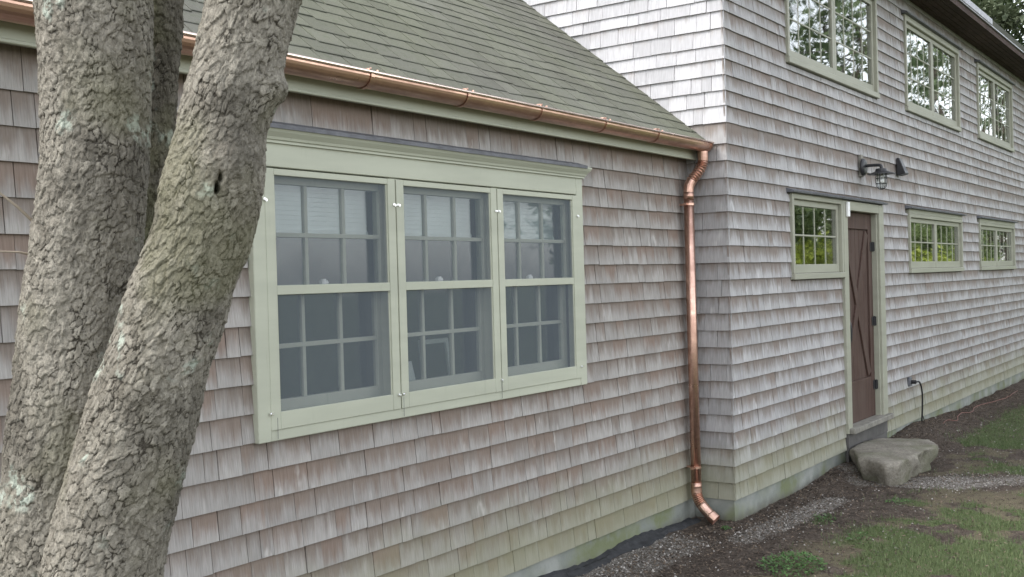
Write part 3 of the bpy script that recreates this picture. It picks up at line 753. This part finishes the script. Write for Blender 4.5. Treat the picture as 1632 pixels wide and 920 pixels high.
# wall lamp
LP = (3.205, -.012, 2.72)
lamp = thing('wall_lamp', 'black barn wall lamp with a caged glass above the plank door', 'lamp', LP)
b = MB(); b.box(3.168, 3.242, -.020, .010, 2.612, 2.828); part('mounting_block', b, 'sill', lamp, bevel=.003)
b = MB(); b.lathe([(.0, -.02), (.085, -.0205), (.085, -.035), (.07, -.05), (.05, -.055), (.0, -.056)], (3.205, 0, 2.705), 20, 'y'); part('back_plate', b, 'black', lamp, smooth=False)
SX, SY, SZ = 3.205, -.20, 2.632
b = MB(); b.tube(smooth_path([(3.205, -.05, 2.715), (3.205, -.12, 2.716), (3.205, -.17, 2.714), (SX, SY, 2.705), (SX, SY-.004, 2.67)], 4), .015, 10); part('arm', b, 'black', lamp, smooth=True)
b = MB(); b.lathe([(.012, .05), (.05, .044), (.056, .022), (.075, .012), (.13, -.004), (.132, -.010), (.10, -.006), (.045, -.002), (.012, -.002)], (SX, SY, SZ), 24); part('lamp_shade', b, 'black', lamp)
b = MB(); b.lathe([(.046, .0), (.047, -.09), (.040, -.125), (.022, -.145), (.003, -.15)], (SX, SY, SZ-.003), 18); part('lamp_glass', b, 'clearglass', lamp, smooth=True)
b = MB()
for k in range(6):
    a = k*math.pi/3; ca, sa = math.cos(a), math.sin(a)
    b.tube([(SX+ca*r, SY+sa*r, SZ+h) for r, h in ((.052, -.002), (.053, -.09), (.046, -.128), (.025, -.153), (.003, -.158))], .0035, 5)
for h, r in ((-.05, .053), (-.1, .0525)):
    b.tube([(SX+math.cos(j*math.pi/8)*r, SY+math.sin(j*math.pi/8)*r, SZ+h) for j in range(17)], .003, 5)
part('lamp_cage', b, 'black', lamp)
b = MB(); b.lathe([(.02, 0), (.028, -.04), (.022, -.08), (.004, -.09)], (SX, SY, SZ-.01), 10); part('bulb', b, 'white', lamp, smooth=True)
# dark floodlight
fl_ = thing('floodlight', 'small black wedge shaped floodlight on the shingles right of the wall lamp', 'floodlight', (4.490, 0, 2.79))
b = MB()
b.quadbox([(4.420, -.105, 2.72), (4.560, -.105, 2.72), (4.420, -.01, 2.70), (4.560, -.01, 2.70), (4.445, -.035, 2.89), (4.535, -.035, 2.89), (4.445, -.006, 2.895), (4.535, -.006, 2.895)]); part('housing', b, 'black', fl_, bevel=.006)
b = MB(); b.quadbox([(4.430, -.10, 2.714), (4.550, -.10, 2.714), (4.430, -.03, 2.699), (4.550, -.03, 2.699), (4.430, -.10, 2.719), (4.550, -.10, 2.719), (4.430, -.03, 2.7045), (4.550, -.03, 2.7045)]); part('lens', b, 'lead', fl_)

# =================================================================== GROUND
def gz(x, y):
    x = np.asarray(x, float); y = np.asarray(y, float)
    p = np.stack([x, y, x*0], -1).reshape(-1, 3)
    z = -.165-.012*np.clip(-y, 0, 3)+.05*(fbm(p*1.7, 3)-.47).reshape(x.shape)+.02*(fbm(p*9, 5, 3)-.44).reshape(x.shape)
    z = z+.09*np.exp(-(((x-4.9)/1.0)**2+((y+.1)/.35)**2))+.055*np.exp(-((y+.02)/.25)**2)*sstep(x, .9, 2.4)*(1-.5*sstep(x, 6, 9))
    return z
def masks(x, y):
    p = np.stack([x, y, x*0], -1); n = fbm(p*2.2, 11); n2 = fbm(p*6, 13, 3)
    def seg(ax, ay, bx, by, w):
        dx, dy = bx-ax, by-ay; t = np.clip(((x-ax)*dx+(y-ay)*dy)/(dx*dx+dy*dy), 0, 1)
        return np.exp(-(((x-ax-t*dx)**2+(y-ay-t*dy)**2)/(w*w)))
    gr = seg(-.40, -.24, 1.15, -.36, .12)*1.15+seg(2.0, -.35, 2.3, -1.0, .20)*1.0+seg(2.3, -.9, 2.9, -1.7, .3)*.75
    gr = gr+sstep(y, -.28, .05)*(1-sstep(x, -.75, -.35))*.9*(1-sstep(y, .24, .3))+seg(2.3, -.1, 2.6, -.02, .15)*.7
    gr = np.clip(gr*(.55+.9*n), 0, 1)
    yard = sstep(-y, .45, 1.15)+sstep(x, 3.2, 5)*sstep(-y, .25, .7)
    ga = np.clip(yard*sstep(n+.5*(n2-.45), .42, .66), 0, 1)
    ga = np.maximum(ga, sstep(x, 4.2, 5.2)*sstep(-y, .42, .62)*.9)
    ga = np.maximum(ga, seg(.35, -.5, .55, -.52, .12)*.7*n2*1.6)
    ga = ga*(1-np.clip(gr*1.3, 0, 1))
    li = np.clip(sstep(-y, .3, .9)*sstep(fbm(p*3+7, 17), .38, .55), 0, 1)*(1-.6*gr)
    return np.stack([gr, ga, li], -1)
xs = np.concatenate([-np.geomspace(200, 3.2, 22), np.arange(-3, 12.5, .03), np.geomspace(12.8, 300, 24)])
ys = np.concatenate([-np.geomspace(200, 3.7, 20), np.arange(-3.4, .46, .03), np.array([.6, 1, 2, 5, 12, 30, 80, 200])])
GX, GYY = np.meshgrid(xs, ys); V = np.stack([GX.ravel(), GYY.ravel(), gz(GX.ravel(), GYY.ravel())], 1)
nx, ny = len(xs), len(ys); ii = np.arange(nx*ny).reshape(ny, nx)
Fq = np.stack([ii[:-1, :-1], ii[:-1, 1:], ii[1:, 1:], ii[1:, :-1]], -1).reshape(-1, 4)
gnd = link('ground', np_mesh('ground', V, Fq, 'ground', masks(V[:, 0], V[:, 1]), True)); gnd['kind'] = 'structure'
def scatter(n, x0, x1, y0, y1, ch, power=1.0):
    """random points in view weighted by mask channel ch"""
    x = rng.uniform(x0, x1, n); y = rng.uniform(y0, y1, n); k = masks(x, y)[:, ch]**power; keep = rng.random(n) < k
    keep &= ~((x > 1.75) & (x < 3.5) & (y > -.78)) | (ch != 0)
    x, y = x[keep], y[keep]; return x, y, gz(x, y)
def inst_np(tv, tf, pos, scl, rotz, tilt, col):
    n = len(pos); k = len(tv); c, s = np.cos(rotz), np.sin(rotz); ct, st = np.cos(tilt), np.sin(tilt)
    v = tv[None]*scl[:, None, :]
    y = v[..., 1]*ct[:, None]-v[..., 2]*st[:, None]; z = v[..., 1]*st[:, None]+v[..., 2]*ct[:, None]; x = v[..., 0]
    v = np.stack([x*c[:, None]-y*s[:, None], x*s[:, None]+y*c[:, None], z], -1)+pos[:, None]
    f = tf[None]+(np.arange(n)*k)[:, None, None]
    return v.reshape(-1, 3), f.reshape(-1, tf.shape[1]), np.repeat(col, k, 0)
octv = np.array([(1, 0, .0), (.3, .9, .1), (-.8, .5, -.1), (-.7, -.7, .05), (.5, -.9, -.05), (.1, .1, .8), (0, 0, -.6)], float)
octf = np.array([(0, 1, 5), (1, 2, 5), (2, 3, 5), (3, 4, 5), (4, 0, 5), (1, 0, 6), (2, 1, 6), (3, 2, 6), (4, 3, 6), (0, 4, 6)])
x, y, z = scatter(26000, -2.6, 4.5, -2.2, .26, 0)
x2 = rng.uniform(-2.2, 7, 1500); y2 = rng.uniform(-1.3, .22, 1500); x = np.r_[x, x2]; y = np.r_[y, y2]; z = np.r_[z, gz(x2, y2)]
n = len(x); sc = np.minimum(rng.lognormal(-5.1, .38, n), .013)[:, None]*rng.uniform(.7, 1.2, (n, 3))
v, f, c = inst_np(octv, octf, np.stack([x, y, z+sc[:, 2]*.3], 1), sc, rng.uniform(0, 6.3, n), rng.uniform(-.3, .3, n), np.where(np.arange(n)[:, None] < n-1500, rng.random((n, 3))**1.2, rng.random((n, 3))**2.5))
o = link('gravel', np_mesh('gravel', v, f, 'pebble', c)); o['kind'] = 'stuff'
qv = np.array([(-.5, -1, 0), (.5, -.8, .1), (.4, 1, .15), (-.5, .8, -.05)], float); qf = np.array([(0, 1, 2, 3)])
n = 46000; x = rng.uniform(-2, 10, n); y = np.where(rng.random(n) < .5, -rng.gamma(1.5, .28, n)+.22, rng.uniform(-2.4, 0, n))
ok = (y > -2.4); x, y = x[ok], y[ok]; n = len(x)
sc = rng.uniform(.003, .014, n)[:, None]*np.stack([rng.uniform(.3, .9, n), np.ones(n), np.ones(n)], 1)
v, f, c = inst_np(qv, qf, np.stack([x, y, gz(x, y)+.004], 1), sc, rng.uniform(0, 6.3, n), rng.uniform(-.5, .5, n), rng.random((n, 3))**1.8)
o = link('leaf_litter', np_mesh('leaf_litter', v, f, 'litter', c)); o['kind'] = 'stuff'
# grass
bv = np.array([(-.5, 0, 0), (.5, 0, 0), (.35, .25, .6), (-.35, .25, .6), (.05, .75, 1.0), (-.05, .75, 1.0)], float); bf = np.array([(0, 1, 2, 3), (3, 2, 4, 5)])
xa, ya, za = scatter(60000, -1.6, 5, -2.4, -.3, 1, 1.3); xb, yb, zb_ = scatter(26000, 4.2, 11, -2.0, -.2, 1, 1.3)
x, y, z = np.r_[xa, xb], np.r_[ya, yb], np.r_[za, zb_]; n = len(x)
h = rng.uniform(.012, .04, n); sc = np.stack([rng.uniform(.002, .0045, n), h*rng.uniform(.3, 1.3, n), h], 1)
v, f, c = inst_np(bv, bf, np.stack([x, y, z-.002], 1), sc, rng.uniform(0, 6.3, n), rng.uniform(-.3, .3, n), rng.random((n, 3)))
o = link('grass', np_mesh('grass', v, f, 'grass', c)); o['kind'] = 'stuff'
# little weeds
lv = np.array([(0, 0, 0), (.35, .35, .12), (.28, .8, .1), (0, 1.05, 0), (-.28, .8, .1), (-.35, .35, .12)], float); lf = np.array([(0, 1, 2, 3, 4, 5)])
def weed(cx, cy, rad, n, hgt, ls, label):
    a = rng.uniform(0, 6.28, n); r = rad*np.sqrt(rng.random(n)); x = cx+r*np.cos(a)*1.3; y = cy+r*np.sin(a); z = gz(x, y)+rng.random(n)**.8*hgt*(1-.7*(r/rad)**2)
    s = rng.uniform(.6, 1.3, n)*ls; v, f, c = inst_np(lv, lf, np.stack([x, y, z], 1), np.stack([s, s, s], 1), rng.uniform(0, 6.3, n), rng.uniform(-.2, .9, n), rng.random((n, 3)))
    L = np.array([cx, cy, float(gz(np.array([cx]), np.array([cy]))[0])])
    t = thing('weed', label, 'weed', tuple(L))
    o = link('leaves', np_mesh('leaves', v-L, f, 'weed', c), t)
    st = MB()
    for k in range(6):
        aa = R.uniform(0, 6.28); st.tube([(cx, cy, L[2]-.01), (cx+math.cos(aa)*rad*.5, cy+math.sin(aa)*rad*.5, L[2]+hgt*.7)], .002, 5)
    part('stem', st, 'weed', t)
weed(-.93, -.78, .20, 620, .09, .020, 'wide leafy green weed clump at the bottom edge of the lawn nearest the viewer')
weed(-.235, -.02, .035, 60, .03, .014, 'tiny weed sprouting below the copper downspout mouth')
weed(.45, -.50, .10, 110, .04, .014, 'pale low weed patch at the end of the white gravel streak')
weed(-.05, -.93, .09, 90, .04, .016, 'small weed tuft alone on the bare lawn')
weed(1.3, -.82, .10, 110, .035, .015, 'low weed patch in the lawn before the stone step')
# edging fabric along the wing
eb = MB(); N = 70; rings = []
for i in range(N+1):
    x = -3.4+(3.30)*i/N; wv = .018*math.sin(x*9)+.012*math.sin(x*23+1)+R.uniform(-.006, .006); top = -.112+.015*math.sin(x*5)+R.uniform(-.006, .006)-.02*max(0, x+1)
    g0 = -.150
    rings.append([(x, YA+.0165, top), (x, YA-.01, top-.012), (x, YA-.028+wv*.5, g0+.016), (x, YA-.055+wv, g0+.0), (x, YA-.065+wv, g0-.03), (x, YA+.0165, g0-.04)])
eb.ring_loft(rings); single('edging_strip', eb, 'fabric', 'black edging fabric strip along the foundation below the triple window', 'edging', loc=(-1.8, .25, -.15))
# step stone
bm_pts = [(-.22, 1.0)]
top = [(2.48, -.055), (2.05, -.30), (1.90, -.56), (1.98, -.66), (2.43, -.685), (3.04, -.70), (3.32, -.55), (3.36, -.30), (3.25, -.10), (2.90, -.05)]
def resample(poly, n):
    P = [Vector((*p, 0)) for p in poly]; L = [(P[(i+1) % len(P)]-P[i]).length for i in range(len(P))]; T = sum(L); out = []
    for k in range(n):
        d = T*k/n; i = 0
        while d > L[i]: d -= L[i]; i += 1
        out.append(P[i].lerp(P[(i+1) % len(P)], d/L[i]))
    return out
N = 120; pts = resample(top, N); cx, cy = 2.65, -.42; rings = []
nse = lambda x, y, z, s: float(fbm(np.array([[x*s, y*s, z*s]]), 21)[0])-.47
for (sc, z, am) in ((.90, -.30, .0), (.93, -.20, .07), (.985, -.13, .10), (1.03, -.06, .09), (1.035, .0, .07), (1.03, .040, .06), (1.005, .054, .04), (.85, .058, .02), (.65, .060, .02), (.4, .064, .02), (.15, .064, .02), (.01, .064, .0)):
    ring = []
    for p in pts:
        x, y = cx+(p.x-cx)*sc, cy+(p.y-cy)*sc; q = nse(x, y, z*2, 3.0)*am*2.2-abs(nse(x, y, z*1.5, 6))*am*2.2+nse(x, y, z, 16)*am*.9
        d = Vector((x-cx, y-cy, 0)); d = d.normalized() if d.length > 1e-4 else d
        ring.append((x+d.x*q, min(y+d.y*q, -.022), z+(nse(x, y, 0, 3.5)*.018+abs(nse(x, y, 0, 7))*.02+nse(x, y, 0, 18)*.012-.022 if z > .0 else 0)))
    rings.append(ring)
sb = MB(); sb.ring_loft(rings); so_ = single('step_stone', sb, 'stone', 'large rough flat stone step under the plank door', 'stone step', loc=(2.65, -.42, -.2), smooth=True)
# cords
outlet = thing('power_cord', 'black power cord plugged into the house wall right of the door, hanging to the ground', 'cord', (4.80, -.02, .4))
b = MB(); b.box(4.70, 4.79, -.022, .004, .40, .50); part('outlet_cover', b, 'lead', outlet, bevel=.004)
b = MB(); b.tube([(4.745, -.022, .445), (4.76, -.075, .445)], .021, 8); part('plug', b, 'rubber', outlet)
b = MB(); b.tube(smooth_path([(4.76, -.07, .445), (4.86, -.085, .43), (4.97, -.08, .30), (5.03, -.06, .10), (5.05, -.05, -.03), (5.13, -.06, -.09), (5.25, -.12, -.12)], 8), .009, 8); part('cable', b, 'rubber', outlet, smooth=True)
b = MB(); b.tube(smooth_path([(5.03, -.06, .06), (5.12, -.05, .0), (5.2, -.05, -.07), (5.28, -.1, -.13)], 6), .005, 6); part('cable', b, 'rubber', outlet, smooth=True)
def on_ground(pts, h=.01): return [(x, y, float(gz(np.array([x]), np.array([y]))[0])+h) for x, y in pts]
b = MB(); pth = smooth_path([(5.35, -.21, 0), (5.6, -.19, 0), (5.8, -.25, 0), (6.2, -.17, 0), (6.6, -.13, 0), (7.0, -.16, 0), (7.6, -.10, 0), (8.6, -.22, 0), (9.8, -.2, 0)], 8)
b.tube(on_ground([(p.x, p.y) for p in pth], .006), .0045, 7); single('extension_lead', b, 'cordred', 'faded red cord lying on the soil along the foundation far right', 'extension lead', loc=(5.4, -.2, -.15), smooth=True)

# =================================================================== THE BIG TREE
tree = thing('shade_tree', 'big three stemmed tree with plated grey bark leaning beside the cottage wing', 'tree', (-6.2, -1.1, -.2))
def trunk(rows, seed, mat, name, cell=(.0122, .027), dense=(1.05, 2.55), na=330, dents=(), amp=1.0):
    """rows: (pixel x, pixel y, half width px, distance Z)"""
    P = []; Rr = []
    for px, py, hw, Z in rows:
        d = CF+CR*(px-816)/F_PX+CU*(460-py)/F_PX; P.append(CAM+Z*d); Rr.append(hw*Z/F_PX)
    P = np.array(P); Rr = np.array(Rr); o = np.argsort(P[:, 2]); P, Rr = P[o], Rr[o]
    zlo, zhi = P[0, 2], P[-1, 2]
    zz = np.concatenate([np.arange(zlo, dense[0], .012), np.arange(dense[0], min(dense[1], zhi), .0021), np.arange(min(dense[1], zhi), zhi, .02)])
    def cub(z, col):   # smooth interpolation (Catmull by finite tangents)
        x = P[:, 2]; y = col; mtan = np.gradient(y, x); i = np.clip(np.searchsorted(x, z)-1, 0, len(x)-2); h = x[i+1]-x[i]; t = np.clip((z-x[i])/h, 0, 1)
        return (2*t**3-3*t**2+1)*y[i]+(t**3-2*t**2+t)*h*mtan[i]+(-2*t**3+3*t**2)*y[i+1]+(t**3-t**2)*h*mtan[i+1]
    cxx, cyy, rr = cub(zz, P[:, 0]), cub(zz, P[:, 1]), cub(zz, Rr)
    th = np.linspace(0, 2*np.pi, na, endpoint=False); TH, ZZ = np.meshgrid(th, zz)
    nx_, ny_ = np.cos(TH).ravel(), np.sin(TH).ravel(); r0 = np.repeat(rr, na); z = ZZ.ravel()
    q = np.stack([nx_*r0, ny_*r0, z], 1)
    lump = (fbm(q*[5, 5, 3]+seed, seed, 3)-.44)*.022+(fbm(q*[14, 14, 9]+seed, seed+5, 3)-.44)*.010
    warp = np.stack([fbm(q*26+5, seed+1, 2), fbm(q*26+9, seed+2, 2), fbm(q*20, seed+3, 2)], 1)-.37
    wf = np.stack([fbm(q*90+2, seed+41, 2), fbm(q*90+7, seed+42, 2), fbm(q*70, seed+43, 2)], 1)-.37
    qq = q+warp*[.022, .022, .030]+wf*[.005, .005, .007]
    F1, F2, cid, off = voronoi(qq/[cell[0], cell[0], cell[1]], seed+31); crk = sstep(F2-F1, .01, .15)
    G1, G2, gid, off2 = voronoi(qq/[cell[0]*.45, cell[0]*.45, cell[1]*.5]+11, seed+57); ck2 = sstep(G2-G1, .0, .14)
    furrow = sstep(np.abs(fbm(q*[46, 46, 9]+warp*3+3, seed+77, 3)-.44), .0, .03)
    tx, tz = hash3((cid*9999).astype(np.int64), off[:, 0].astype(np.int64)*0, off[:, 0].astype(np.int64)*0, 5)-.5, -off[:, 2]
    deep = .35+.9*sstep(fbm(q*[30, 30, 14]+31, seed+61, 3), .34, .56)
    crk = sstep(F2-F1, .0, .11)
    disp = lump+amp*(.0017*crk*deep+.0020*(cid-.5)+.0038*tz*crk+.003*tx*(off[:, 0]*-ny_+off[:, 1]*nx_)+.0007*ck2+.0012*(gid-.5)*ck2+.0026*furrow)-.004
    tone = fbm(q*[6, 6, 4]+19, seed+9, 3)
    cr_ = (1-(1-crk)*np.clip(deep*.8, 0, 1))*(.70+.30*ck2)*(.5+.5*furrow)
    pos = np.stack([np.repeat(cxx, na)+nx_*(r0+disp), np.repeat(cyy, na)+ny_*(r0+disp), z], 1)
    for (px, py, rad_px, depth, asp, Z) in dents:     # hollow or boss on the side that faces the viewer
        uvp = project(pos); fac = (nx_*CF[0]+ny_*CF[1]) < .1
        g_ = np.exp(-(((uvp[:, 0]-px)/rad_px)**2+((uvp[:, 1]-py)/(rad_px*asp))**2))*fac
        pos -= np.stack([nx_*g_*depth, ny_*g_*depth, 0*z], 1)
        if depth > .02: cr_ = cr_*(1-np.clip(g_*1.6-.3, 0, 1))
    nr = len(zz); ii = np.arange(nr*na).reshape(nr, na); jj = np.roll(ii, -1, 1)
    Fq = np.stack([ii[:-1], jj[:-1], jj[1:], ii[1:]], -1).reshape(-1, 4)
    L = np.array(BASE[tree.name])
    return link(name, np_mesh(name, pos-L, Fq, mat, np.stack([cr_, np.clip(cid*.55+tone*.9-.12, 0, 1), tone], 1), True), tree)
T1 = [(150, -2400, 62, 2.45), (152, -700, 74, 2.45), (151, -250, 82, 2.45), (151, 0, 87, 2.45), (153, 100, 82, 2.45), (152, 200, 80, 2.45), (148, 300, 83, 2.45), (139, 380, 84, 2.45), (130, 460, 85, 2.45), (116, 600, 87, 2.45), (104, 700, 88, 2.45), (95, 800, 88, 2.45), (88, 920, 90, 2.45), (78, 1200, 97, 2.45), (70, 1600, 112, 2.45), (66, 1830, 140, 2.45), (66, 1950, 170, 2.45)]
T2 = [(620, -900, 58, 2.3), (490, -250, 66, 2.3), (404, 0, 72, 2.3), (380, 100, 70, 2.3), (368, 150, 74, 2.3), (356, 200, 70, 2.3), (337, 300, 81, 2.3), (328, 350, 79, 2.3), (314, 400, 81, 2.3), (289, 460, 84, 2.3), (269, 530, 84, 2.3), (244, 600, 85, 2.3), (216, 700, 87, 2.3), (189, 800, 90, 2.3), (164, 920, 94, 2.3), (125, 1200, 100, 2.3), (95, 1600, 115, 2.3), (88, 1830, 140, 2.3), (86, 1960, 165, 2.3)]
T3 = [(300, -900, 36, 2.75), (262, -200, 38, 2.75), (250, 0, 40, 2.75), (245, 100, 38, 2.75), (240, 200, 37, 2.75), (230, 300, 38, 2.75), (205, 450, 40, 2.75), (170, 700, 45, 2.75), (130, 1000, 52, 2.75), (110, 1500, 70, 2.75), (100, 1700, 90, 2.75)]
trunk(T1, 3, 'bark', 'trunk', dents=[(128, 620, 40, -.012, 1.2, 2.45)])
trunk(T2, 8, 'bark', 'trunk', dents=[(347, 296, 4, .04, 2.0, 2.3), (352, 282, 3.5, .03, 2.2, 2.3), (345, 304, 3, .03, 1.4, 2.3), (372, 250, 22, -.012, 1.6, 2.3), (228, 610, 34, -.014, 1.1, 2.3), (440, 145, 18, -.02, 1.4, 2.3)])
trunk(T3, 14, 'barkd', 'trunk', na=180, dense=(1.6, 2.6))
tb = MB()
def ray_pt(px, py, Z): return CAM+Z*(CF+CR*(px-816)/F_PX+CU*(460-py)/F_PX)
tb.tube([ray_pt(*p) for p in ((-60, 250, 2.35), (0, 308, 2.4), (28, 330, 2.42), (62, 362, 2.45))], [.0022, .0026, .003, .004], 6)
tb.tube([ray_pt(*p) for p in ((-70, 395, 2.35), (0, 401, 2.4), (30, 402, 2.42), (60, 408, 2.45))], [.0018, .002, .0025, .003], 6)
part('twig', tb, 'twig', tree)
def leaf_cloud(centres, radii, n, size, seed):
    g_ = np.random.default_rng(seed); k = g_.integers(0, len(centres), n); d = g_.normal(size=(n, 3)); d /= np.linalg.norm(d, axis=1)[:, None]
    r = g_.random(n)**.45; p = np.array(centres)[k]+d*r[:, None]*np.array(radii)[k]
    s = size*g_.uniform(.6, 1.4, n); v, f, c = inst_np(np.array([(-.5, 0, 0), (0, -.15, .1), (.5, 0, 0), (0, 1, -.1)], float), np.array([(0, 1, 2, 3)]), p, np.stack([s*.8, s, s], 1), g_.uniform(0, 6.3, n), g_.uniform(-1.2, 1.2, n), np.stack([np.clip(.25+.5*g_.random(n)+.25*g_.random(len(centres))[k], 0, 1)]*3, 1))
    return v, f, c
# crown, above the frame
cb = MB(); L = np.array(BASE[tree.name])
for a, b_ in (((-6.05, -1.15, 4.9), (-6.6, -1.5, 6.6)), ((-5.7, -1.8, 3.4), (-5.2, -2.3, 5.6)), ((-5.75, -.9, 3.6), (-5.2, -.3, 5.8)), ((-6.0, -1.1, 4.2), (-7.1, -.6, 6.0))): cb.tube([a, ((a[0]+b_[0])/2, (a[1]+b_[1])/2+.1, (a[2]+b_[2])/2), b_], [.07, .05, .02], 8)
part('limb', cb, 'wood', tree)
cc = [(-6.6, -1.5, 6.8), (-5.1, -2.4, 6.0), (-5.1, -.2, 6.4), (-7.2, -.5, 6.5), (-6.0, -1.2, 7.4)]
v, f, c = leaf_cloud(cc, [(1.1, 1.1, .8)]*5, 2600, .13, 5); link('crown', np_mesh('crown', v-L, f, 'leafA', c), tree)

# =================================================================== TREES BEYOND (seen past the eave, and across the yard in the window reflections)
def make_tree(name, label, loc, h, rad, n, size, leaf, seed, clear=.25, group=None, conifer=False):
    t = thing(name, label, 'tree', loc, group); rr = random.Random(seed)
    b = MB(); x, y, z = loc; pth = [(x+rr.uniform(-.15, .15)*i, y+rr.uniform(-.15, .15)*i, z-.3+(h*.95)*i/6) for i in range(7)]
    b.tube(pth, [.03*h*(1-i/7.5) for i in range(7)], 9); cs_ = []; rs_ = []
    for k in range(46):
        q = clear+(1-clear)*(k+.5)/46; a = k*2.4+rr.uniform(-.4, .4)
        prof = (1-q)*1.25 if conifer else math.sin(math.pi*min(1, (q-clear)/(1-clear)*.86+.14))**.7
        d = rad*prof*rr.uniform(.45, 1.0); e = (x+math.cos(a)*d, y+math.sin(a)*d, z+h*q*(.97)); cs_.append(e)
        s = rad*rr.uniform(.2, .36)*(.5+.6*prof); rs_.append((s, s, s*(.45 if conifer else .75)))
        if d > .3 and k % 2 == 0: b.tube([(x, y, z+h*q-.25*d), ((x+e[0])/2, (y+e[1])/2, z+h*q-.05*d), e], [.010*h*(1-q)+.015, .02, .01], 5)
    part('trunk', b, 'wood', t)
    v, f, c = leaf_cloud(cs_, rs_, n, size, seed); link('crown', np_mesh('crown', v-np.array(loc), f, leaf, c), t)
    return t
def copy_tree(t, loc, rz, sc, label=None):
    c = t.copy(); C.objects.link(c); c.location = loc; c.rotation_euler.z = rz; c.scale = (sc, sc, sc)
    if label: c['label'] = label
    for ch in t.children:
        d = ch.copy(); C.objects.link(d); d.parent = c
    return c
make_tree('conifer', 'dark drooping conifer rising behind the far end of the brown eave', (25, 1.2, -.3), 19, 5.0, 42000, .15, 'leafB', 2, .1, conifer=True)
make_tree('leafy_tree', 'bright green leafy tree behind the roof edge left of the conifer', (27, 5.0, -.3), 14, 3.6, 20000, .16, 'leafA', 3, .2)
GRP = 'trees across the yard reflected in the windows'
LBL = 'tall leafy tree across the yard, seen only as a reflection in the house windows'
yt = make_tree('yard_tree', LBL, (26, -11, -.3), 15, 4.2, 1150, .34, 'leafY', 11, .18, GRP)
for i, (x, y, rz, sc) in enumerate([(33, -13.5, 1, 1.1), (40, -12, 2.2, .95), (48, -14, 3.1, 1.15), (57, -13, 4.4, 1.0), (66, -11, 5.2, 1.2), (75, -16, .5, 1.25), (52, -7.5, 1.9, .8), (22, -14, 2.7, 1.05), (86, -8, 3.8, 1.2)]):
    copy_tree(yt, (x, y, -.3), rz, sc)
ys = make_tree('yard_shrub', 'rounded green shrub behind the hedge across the yard, seen only in the window reflections', (21, -10.9, -.3), 5.0, 2.2, 2300, .24, 'leafS', 41, .06, 'shrubs behind the hedge')
for i in range(10): copy_tree(ys, (25+i*4.3, -10.9-R.random(), -.3), i*1.3, R.uniform(.8, 1.2))
hc = [(20+i*.9, -9.2+R.uniform(-.2, .2), 1.55+R.uniform(-.6, .7)) for i in range(36)]
v, f, c = leaf_cloud(hc, [(.8, .7, .95)]*len(hc), 11000, .17, 31)
hg = thing('hedge', 'sunlit yellow green hedge across the yard, seen reflected in the ground floor windows', 'hedge', (32, -9.2, -.3))
link('foliage', np_mesh('foliage', v-np.array([32, -9.2, -.3]), f, 'leafH', c), hg)
b = MB()
for hx, hy, hz in hc[::2]: b.tube([(hx, hy, -.3), (hx+.1, hy, .8)], .03, 6)
part('stem', b, 'wood', hg)
